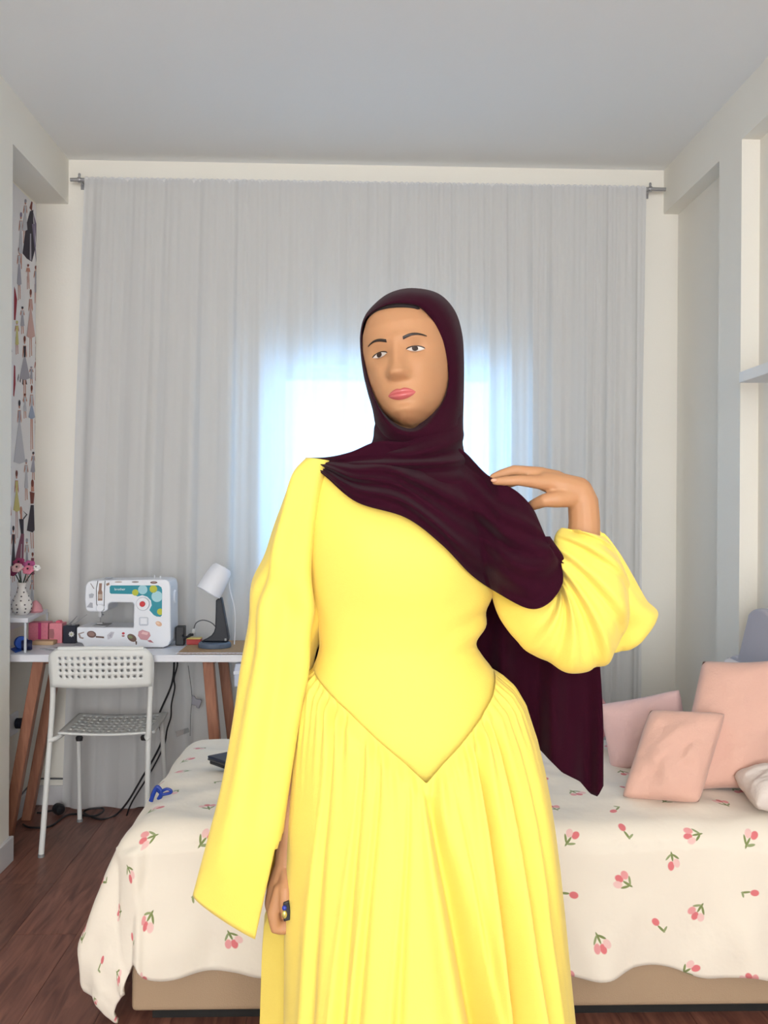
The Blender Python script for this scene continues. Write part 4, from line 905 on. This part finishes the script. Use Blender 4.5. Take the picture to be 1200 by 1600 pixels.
# --- face details
def patch(fz0, fz1, x0, x1, n, m, off, bul=None):
    rows = []
    for i in range(m+1):
        v = i/m; row = []
        for j in range(n+1):
            x = x0+(x1-x0)*j/n; z = fz0(x)*(1-v)+fz1(x)*v
            row.append(Hd(x, yfront(x, z)+off+(bul(x, v) if bul else 0), z))
        rows.append(row)
    return MB().grid(rows)
lw_ = .0235; mz = -.0735
kk = lambda x: max(0, 1-(x/lw_)**2)
up_t = lambda x: mz+.0088*kk(x)**.8*(1-.22*math.exp(-(x/.004)**2)); lo_b = lambda x: mz-.0105*kk(x)**.75; mid = lambda x: mz-.0006*math.cos(x/lw_*math.pi)
lips = build('lips', patch(lambda x: mid(x)-.0003, up_t, -lw_, lw_, 28, 6, .0004, lambda x, v: .0042*kk(x)*math.sin(math.pi*min(1, v*.9+.12))), LIP, person, smooth=180)
build('lower_lip', patch(lo_b, lambda x: mid(x)+.0002, -lw_, lw_, 28, 6, .0004, lambda x, v: .0056*kk(x)*math.sin(math.pi*min(1, v*.86+.06))), LIP, lips, smooth=180)
for s in (-1, 1):
    ex0, hwid = .031*s, .0145
    kq = lambda x: max(0, 1-((x-ex0)/hwid)**2)
    eye = build('eye', patch(lambda x: -.0005-.0042*kq(x), lambda x: -.0005+.0050*kq(x)**.8, ex0-hwid, ex0+hwid, 18, 6, .0012, lambda x, v: .002*kq(x)), EYEW, person, smooth=180)
    b = MB(); cxy = [(ex0-.001+.0048*math.cos(2*math.pi*k/18), .0006+min(.0042, max(-.0046, .0048*math.sin(2*math.pi*k/18)))) for k in range(18)]
    b.add([Hd(x, yfront(x, z)+.0040, z) for x, z in cxy], [tuple(range(18))]); build('iris', b, IRIS, eye, smooth=0)
    b = MB().tube([Hd(x, yfront(x, -.0005+.0052*kq(x)**.8)+.0022, -.0005+.0052*kq(x)**.8) for x in np.linspace(ex0-hwid, ex0+hwid, 14)], [.0006]+[.0011]*12+[.0006], 6); build('lash_line', b, HAIR, eye)
    bx = [ex0+s*d for d in np.linspace(-.017, .020, 12)]
    bz = [.0175+.005*math.sin(math.pi*min(1, (k/11)*.85)) for k in range(12)]
    b = MB(); rows = []
    for x, z, k in zip(bx, bz, range(12)):
        t = .0026*(1-.65*(k/11)**2); rows.append([Hd(x, yfront(x, z-t)+.0010, z-t), Hd(x, yfront(x, z)+.0020, z), Hd(x, yfront(x, z+t)+.0010, z+t)])
    build('eyebrow', b.grid(rows), HAIR, person, smooth=180)
# ring with stones on the lowered hand
rg = P(447, 1423, 1.587)
ring = build('ring', MB().prism([P(442, 1411, 1.584), P(451, 1408, 1.584), P(454, 1424, 1.584), P(454, 1438, 1.584), P(443, 1441, 1.584)], (0, .012, 0)), BLACK, person, smooth=0, bevel=.002)
ring['label'] = 'black ring with blue and gold stones'
build('stone', MB().ball(P(444.5, 1418.5, 1.583), .0042, 0, 8), mat('stone_blue', srgb(40, 60, 170), .1), ring); build('stone', MB().ball(P(444.5, 1429, 1.583), .0045, 0, 8, (1, .7, 1.5)), mat('stone_gold', srgb(206, 196, 120), .15, .6), ring)
# nails of the raised hand
for (x, y, Y) in ((772, 750.5, 1.5475), ):
    build('fingernail', MB().ball(P(x, y, Y), .0042, 0, 8, (1.3, .45, .8)), mat('nail', srgb(196, 146, 118), .3), person)

# ------------------------------------------------------------------ dress
dress = bpy.data.objects.new('dress', None); COL.objects.link(dress); dress.empty_display_size = .05
dress['label'] = 'floor-length yellow dress with pointed waist seam'
attach(dress, person)
BK = [(505, 715, 716, .050, .055), (478, 755, 748, .088, .085), (474, 780, 795, .114, .095), (476, 784, 850, .134, .098), (482, 774, 905, .130, .095), (492, 762, 955, .112, .092), (499, 747, 1000, .100, .090), (496, 752, 1022, .100, .092), (486, 772, 1050, .106, .100), (472, 797, 1100, .118, .11), (462, 812, 1150, .128, .118), (458, 818, 1200, .132, .12)]
def bodice_at(y):
    ys = [k[2] for k in BK]; return [interp(y, ys, [k[j] for k in BK]) for j in (0, 1, 3, 4)]
rows = []
for i in range(91):
    a, b, y, df, db_ = crom(BK, i/90); A, B = P(a, y, YP), P(b, y, YP); cc = (A+B)/2; u = (B-A)/2; row = []; un = u.normalized()
    for k in range(144):
        t = 2*math.pi*k/144; co, si = math.cos(t), math.sin(t)
        d = df if si > 0 else db_
        p = cc+u*co+Vector((0, -d*si, 0))
        # pulled creases at the side of the waist below the raised arm
        wv = math.exp(-((y-975)/40)**2)*max(0, co-.45)*1.6
        wl = math.exp(-((y-960)/60)**2)*max(0, -co-.6)
        f = .006*wv*math.sin(y/9.+6*co)+.003*wl*math.sin(y/11.-5*co)+.0012*noise.noise(Vector((p.x*22, p.z*9, t)))
        br = .012*max(0, si)*(math.exp(-((co-.42)/.3)**2)+math.exp(-((co+.42)/.3)**2))*math.exp(-((y-855)/60)**2)
        row.append(p+un*(f*co)+Vector((0, -(f+br)*si, 0)))
    rows.append(row)
build('bodice', MB().grid(rows, True), YELLOW, dress, smooth=180, solid=.002, solid_off=-1)
# skirt: profile of silhouette against pixel row, with a V-shaped upper seam
SY = [1030, 1050, 1075, 1100, 1150, 1200, 1250, 1300, 1350, 1400, 1450, 1500, 1600, 1900, 1970]
SLf = [498, 485, 478, 473, 467, 463, 460, 457, 455, 454, 453, 453, 452, 440, 436]
SLb = [498, 485, 478, 473, 467, 463, 460, 457, 450, 430, 414, 410, 407, 388, 384]
SR = [752, 774, 796, 812, 829, 841, 850, 857, 863, 868, 873, 878, 888, 910, 914]
SD = [.104, .112, .124, .134, .150, .165, .178, .190, .200, .208, .215, .222, .232, .25, .252]
NTH = 480; NR = 110; rows = []
rg_ = random.Random(21)
gath = [(rg_.uniform(0, 2*math.pi), rg_.randint(34, 60), rg_.uniform(.4, 1)) for _ in range(5)]
# folds: (lateral position at seam, at hem, width, depth, skew)
FO = [(-.005, .30, .095, .095, .85), (.42, .53, .06, .075, .7), (.62, .74, .06, .075, .7), (-.30, -.52, .030, .018, .3), (-.42, -.62, .035, .020, .3), (-.10, -.28, .03, .016, .2), (.20, .46, .025, .014, .2), (.80, .90, .05, .03, .2), (-.66, -.80, .04, .018, .2)]
YBOT = P(640, 1600, YP); 
def seam_y(t):
    co, si = math.cos(t), math.sin(t)
    x = abs(co-.02)
    if si > 0: return 1184-interp(x, [0, .15, .33, .6, .85, 1.0], [0, 26, 52, 92, 122, 140])
    return 1044-4*abs(si)
PYE = 1800*0+800+(HC-.015)*F/YP   # hem, just above the floor
for i in range(NR+1):
    s = i/NR; s = s**1.35; row = []
    for k in range(NTH):
        t = 2*math.pi*k/NTH; co, si = math.cos(t), math.sin(t)
        y0 = seam_y(t); y = y0+(PYE-y0)*s
        down = y-y0
        Lx = interp(y, SY, SLf if si > 0.0 else SLb)
        if si > 0 and si < .18: g = si/.18; Lx = Lx*g+interp(y, SY, SLb)*(1-g)*0+Lx*(1-g)
        Rx = interp(y, SY, SR); d = interp(y, SY, SD)
        A, B = P(Lx, y, YP), P(Rx, y, YP); cc = (A+B)/2; u = (B-A)/2
        ae = .86 if si > 0 else 1
        p = cc+u*co+Vector((0, -d*(abs(si)**ae)*(1 if si > 0 else -1), 0))
        q = min(1, down/420)
        # gathers: tight at the seam, fading below
        ga = sum(w*math.sin(n*t+ph) for ph, n, w in gath)/3
        gq = math.exp(-down/42)*min(1, down/14)
        puff = .014*min(1, down/22)
        f = puff+.021*ga*gq+.012*q*math.sin(13*t+1.1+.5*math.sin(3*t))*(1 if si < 0 else .3)
        if si > 0:
            for c0, c1, w, dep, sk in FO:
                cx = c0+(c1-c0)*min(1.15, down/420.); ww = w*(.32+.68*min(1, down/330.)); e = (co-cx)/ww
                e = e/(1-sk*.55) if e < 0 else e/(1+sk*.5)
                f -= dep*(.25+.75*q)*math.exp(-e*e*1.2)*min(1, down/25)
                # rolled lip beside the pleat
                e2 = (co-cx+ww*1.25)/(ww*.8); f += dep*.35*q*math.exp(-e2*e2)
        nn = Vector((co, -si*.8, 0)); 
        fx = f*(1 if f > 0 else abs(si))
        row.append(p+Vector((u.normalized().x*co*fx*.6, -si*fx, u.normalized().z*co*fx*.6)))
    rows.append(row)
build('skirt', MB().grid(rows, True), YELLOW, dress, smooth=180)
# piped seam along the pointed waist
def loft(keys, nr, nth, f=None, flat=1.0):
    """keys: (ax, ay, bx, by, Y, dfront, dback) -> rings of points"""
    rows = []
    for i in range(nr+1):
        ax, ay, bx, by, Yc, df, db_ = crom(keys, i/nr); A, B = P(ax, ay, Yc), P(bx, by, Yc); cc = (A+B)/2; u = (B-A)/2; un = u.normalized(); row = []
        for k in range(nth):
            t = 2*math.pi*k/nth; co, si = math.cos(t), math.sin(t); d = df if si > 0 else db_
            e = f(i/nr, t, cc) if f else 0
            row.append(cc+u*co+un*(co*e)+Vector((0, -(d+e)*math.copysign(abs(si)**flat, si), 0)))
        rows.append(row)
    return rows
# hanging sleeve
SK = [(478, 716, 520, 722, 1.66, .045, .05), (455, 742, 512, 768, 1.66, .062, .062), (436, 800, 503, 838, 1.66, .066, .066), (414, 872, 500, 912, 1.66, .064, .066), (397, 940, 500, 982, 1.66, .062, .066),
      (385, 1030, 488, 1052, 1.66, .062, .068), (370, 1122, 470, 1138, 1.655, .064, .068), (350, 1222, 454, 1238, 1.65, .066, .066), (326, 1310, 441, 1325, 1.645, .066, .062), (302, 1395, 412, 1466, 1.64, .030, .045)]
def sf(s, t, c):
    q = math.sin(math.pi*min(1, s*1.02))
    return .007*math.sin(3*t+8*s+.6)*q*.6+.008*math.sin(5*t+2.0+3*s)*q+.005*math.exp(-((s-.42)/.12)**2)*math.sin(34*s+2*t)
rows = loft(SK, 80, 96, sf, .6)
# the inner side is slit above the hem: the back panel swings away behind the hand
for i in range(len(rows)):
    s = i/80
    if s > .84:
        g = ((s-.84)/.16)
        for k in range(96):
            t = 2*math.pi*k/96
            if math.sin(t) < 0 and math.cos(t) > -.3:
                w = (math.cos(t)+.3)/1.3; rows[i][k] = rows[i][k]+Vector((.045*g*w, .03*g*w, .07*g*w))
def skp(i, j): 
    t = 2*math.pi*(j+.5)/96
    return i/80 > .84 and math.cos(t) > 1-.2*min(1, (i/80-.84)/.03) and math.sin(t) > -.6
sl = build('sleeve', MB().grid(rows, True, skip=skp), YELLOW, dress, smooth=180, solid=.003)
# raised sleeve, bunched around the elbow
RK = [(748, 820, 785, 790, 1.67, .035, .05), (758, 872, 818, 815, 1.662, .048, .055), (767, 925, 850, 856, 1.645, .055, .06), (784, 970, 862, 892, 1.625, .066, .064), (818, 1012, 866, 905, 1.61, .074, .066), (860, 1037, 868, 910, 1.60, .078, .068),
      (904, 1050, 866, 902, 1.595, .080, .07), (946, 1030, 864, 888, 1.59, .078, .07), (975, 985, 864, 872, 1.582, .074, .066), (984, 925, 866, 853, 1.578, .066, .06), (966, 872, 872, 838, 1.574, .054, .052), (944, 840, 884, 826, 1.572, .040, .040), (936, 842, 890, 832, 1.572, .033, .033)]
def rf(s, t, c):
    si = math.sin(t); co = math.cos(t)
    w = min(1, s*3)
    cr = 0
    for s0, wd, dp in ((.24, .030, .012), (.36, .022, .010), (.47, .035, .016), (.60, .028, .018), (.71, .030, .014), (.82, .03, .012), (.90, .02, .010)):
        e = (s-s0-.03*co)/wd; cr += dp*(math.exp(-e*e) - .7*math.exp(-((e+1.1)/.5)**2))
    return cr*max(0, si)**1.3+.006*math.sin(4*t+9*s)*s+.005*noise.noise(Vector((c.x*14+co*1.5, c.z*14, si*1.5)))
build('sleeve', MB().grid(loft(RK, 110, 96, rf), True), YELLOW, dress, smooth=180, solid=.003)
CK = [(930, 826, 946, 838, 1.585, .015, .02), (926, 855, 966, 868, 1.592, .03, .03), (930, 900, 990, 908, 1.598, .038, .034), (935, 945, 1010, 938, 1.602, .04, .036), (940, 985, 1032, 961, 1.606, .030, .030), (950, 1010, 1004, 998, 1.61, .024, .03), (958, 1019, 982, 1014, 1.612, .012, .018)]
build('cuff_flare', MB().grid(loft(CK, 50, 64, lambda s, t, c: .005*math.sin(3*t+6*s)), True), YELLOW, sl, smooth=180, solid=.002)

# ------------------------------------------------------------------ headscarf
sc_ = MB()
OP = [(630, 475), (656, 481), (677, 506), (691, 541), (699, 577), (699, 602), (692, 625), (678, 647), (663, 664), (645, 673), (622, 668), (603, 652), (589, 630), (580, 606), (573, 582), (567, 552), (565.5, 525), (569, 503), (583, 488), (606, 477)]
SI = [(643, 450), (684, 458), (710, 484), (722, 520), (725, 560), (725, 610), (724, 650), (722, 690), (705, 715), (650, 712), (606, 700), (588, 668), (582, 640), (574, 612), (568, 586), (563.5, 553), (562.5, 524), (568, 498), (582, 478), (608, 458)]
def closed(pts, n):
    m = len(pts); out = []
    for k in range(n):
        x = k/n*m; i = int(x); f = x-i; a, b, c, d = [np.array(pts[(i+o) % m], float) for o in (-1, 0, 1, 2)]
        out.append(.5*((2*b)+(c-a)*f+(2*a-5*b+4*c-d)*f*f+(3*b-a-3*c+d)*f**3))
    return out
N = 120; op = closed(OP, N); si_ = closed(SI, N); rows = []
def faceY(px, py):
    # opening lies around the face: forehead and chin forward, cheeks further back
    return 1.598+(.070 if px < 632 else .052)*((px-632)/70)**2-.012*max(0, (520-py)/45)*0+.004*abs((py-575)/100)
for st, sc2, Yo in ((-.10, 0, .022), (0, 0, .006), (.03, 0, -.003), (.10, 0, -.006), (.25, 0, .0), (.5, 0, .018), (.75, 0, .04), (1.0, 0, .075)):
    row = []
    for k in range(N):
        q = op[k]*(1-st)+si_[k]*st; fy = faceY(*op[k]); sy = 1.695
        cv = 1-math.sqrt(max(0, 1-max(0, st)**2)); Yv = fy*(1-cv)+sy*cv+(Yo if st <= .1 else 0)
        row.append(P(q[0], q[1], Yv-.008*math.sin(math.pi*max(0, min(1, st)))))
    rows.append(row)
cen = np.array((640, 575.))
for sc3, Yv in ((.985, 1.725), (.93, 1.76), (.80, 1.79), (.60, 1.812), (.3, 1.824), (.02, 1.828)):
    rows.append([P(*(cen+(si_[k]-cen)*sc3), Yv) for k in range(N)])
sc_.grid(rows, True)
# neck wrap and shoulders
NK = [(588, 652, 722, 640, 1.69, .070, .085), (585, 668, 723, 668, 1.688, .088, .09), (580, 692, 724, 700, 1.685, .098, .095), (556, 708, 732, 722, 1.68, .108, .10), (515, 722, 762, 748, 1.675, .108, .10), (492, 738, 800, 785, 1.67, .106, .098)]
def nf(s, t, c): return .007*math.sin(22*s+2.2*math.cos(t)+.8*math.sin(2*t))*min(1, s*2.5)*max(0, math.sin(t))**.5+.002*math.sin(7*t-9*s)*s
rows = loft(NK, 40, 110, nf)
for i in range(41):
    for k in range(110):
        t = 2*math.pi*k/110; rows[i][k] = rows[i][k]+Vector((0, 0, -.034*max(0, math.sin(t))*(1-i/40)))
sc_.grid(rows, True)
# sash across the chest and over the raised arm: upper edge / lower edge in pixels
DK_ = [(477, 715, 479, 720), (512, 714, 510, 746), (548, 706, 558, 785), (588, 690, 634, 809), (628, 690, 690, 851), (672, 690, 736, 898), (718, 700, 778, 927), (762, 742, 826, 951), (808, 768, 857, 943), (836, 800, 879, 912), (848, 838, 877, 880)]
def chestY(px, py):
    a, b, df, _ = bodice_at(max(713, min(py, 1190))); c = (a+b)/2; h = (b-a)/2; k = (px-c)/h
    yt = YP-df*math.sqrt(max(0, 1-min(1, abs(k))**2))-.020
    # bust
    yt -= .012*(math.exp(-((k-.42)/.3)**2)+math.exp(-((k+.42)/.3)**2))*math.exp(-((py-855)/60)**2)
    # upper arm as a tapering cylinder between shoulder and elbow
    a0, a1 = np.array((775., 765.)), np.array((872., 985.)); ab = a1-a0; tt = max(0, min(1, np.dot(np.array((px, py))-a0, ab)/np.dot(ab, ab))); q = a0+ab*tt
    dist = np.hypot(px-q[0], py-q[1]); r = 72.
    ya = 1.655-.05*tt-.092*math.sqrt(max(0, 1-min(1, dist/r)**2))-.012
    w = max(0, min(1, (px-690)/90))
    return min(yt, ya) if w >= 1 else yt*(1-w)+min(yt, ya)*w
def sash(off):
    rows = []
    for i in range(91):
        ax, ay, bx, by = crom(DK_, i/90); row = []
        for j in range(61):
            v = j/60; px, py = ax+(bx-ax)*v, ay+(by-ay)*v
            sag = math.sin(math.pi*v)
            Yv = chestY(px, py)
            fo = (.009*math.sin(v*15+i/90*5.5+.9*math.sin(i/90*7))*sag**.4+.006*math.sin(v*31-i/90*9)*sag)*(1-(i/90)**5)+.003*noise.noise(Vector((px/30, py/30, 2)))*sag
            lip = .007*math.exp(-((1-v)/.05)**2)
            row.append(P(px, py, Yv-fo-.012*sag-lip+off))
        rows.append(row)
    return rows
fr_, bk_ = sash(0.0), sash(.014)
sc_.grid(fr_); sc_.grid(bk_)
for a_, b_ in ((0, 0), (60, 60)): sc_.grid([[r[a_] for r in fr_], [r[a_] for r in bk_]])
sc_.grid([fr_[0], bk_[0]])
# rounded end over the sleeve
endr = []
for j in range(13):
    an = j/12*math.pi; endr.append([fr_[-1][k].lerp(bk_[-1][k], (1-math.cos(an))/2)+Vector((.012*math.sin(an), 0, 0)) for k in range(61)])
sc_.grid(endr)
# fall of cloth behind the raised shoulder down the back
TX = [480, 500, 560, 640, 720, 790, 810, 822, 833, 856, 878, 906, 922, 934, 943]; TB = [1030, 1040, 1050, 1060, 1070, 1082, 1094, 1108, 1160, 1185, 1207, 1221, 1240, 1245, 1228]
TT = [800, 780, 760, 750, 750, 800, 850, 880, 895, 905, 915, 925, 940, 960, 990]
rows = []
for i in range(141):
    x = 480+(943-480)*i/140; row = []
    yb_, yt_ = interp(x, TX, TB), interp(x, TX, TT)
    for j in range(51):
        v = j/50; y = yt_+(yb_-yt_)*v
        lean = (x-700)*.02*(1-v)
        Yv = 1.80+.012*math.sin(x/13.+.8*math.sin(v*3))*(.3+v)+.006*math.sin(x/6.1+2*v)*v-.03*(1-v)
        if x > 900: Yv += .01*((x-900)/43)**2
        row.append(P(x-max(0, (x-840))*.10*(1-v)*max(0, 1-v*1.6), y, Yv))
    rows.append(row)
rows2 = [[p+Vector((0, .003, 0)) for p in r] for r in rows]
sc_.grid(rows); sc_.grid(rows2); sc_.grid([[r[50] for r in rows], [r[50] for r in rows2]]); sc_.grid([rows[-1], rows2[-1]]); sc_.grid([rows[0], rows2[0]])
scarf = build('headscarf', sc_, BURG, person, smooth=180)
scarf['label'] = 'dark burgundy headscarf draped across one shoulder'
# under-cap showing at the forehead
cap_pts = [P(op[k][0], op[k][1]+2.5, faceY(*op[k])+.004) for k in list(range(N-14, N))+list(range(0, 7))]
build('under_cap', MB().tube(cap_pts, [.001]+[.0042]*(len(cap_pts)-2)+[.001], 8), mat('cap_black', srgb(26, 16, 18), .8), person)
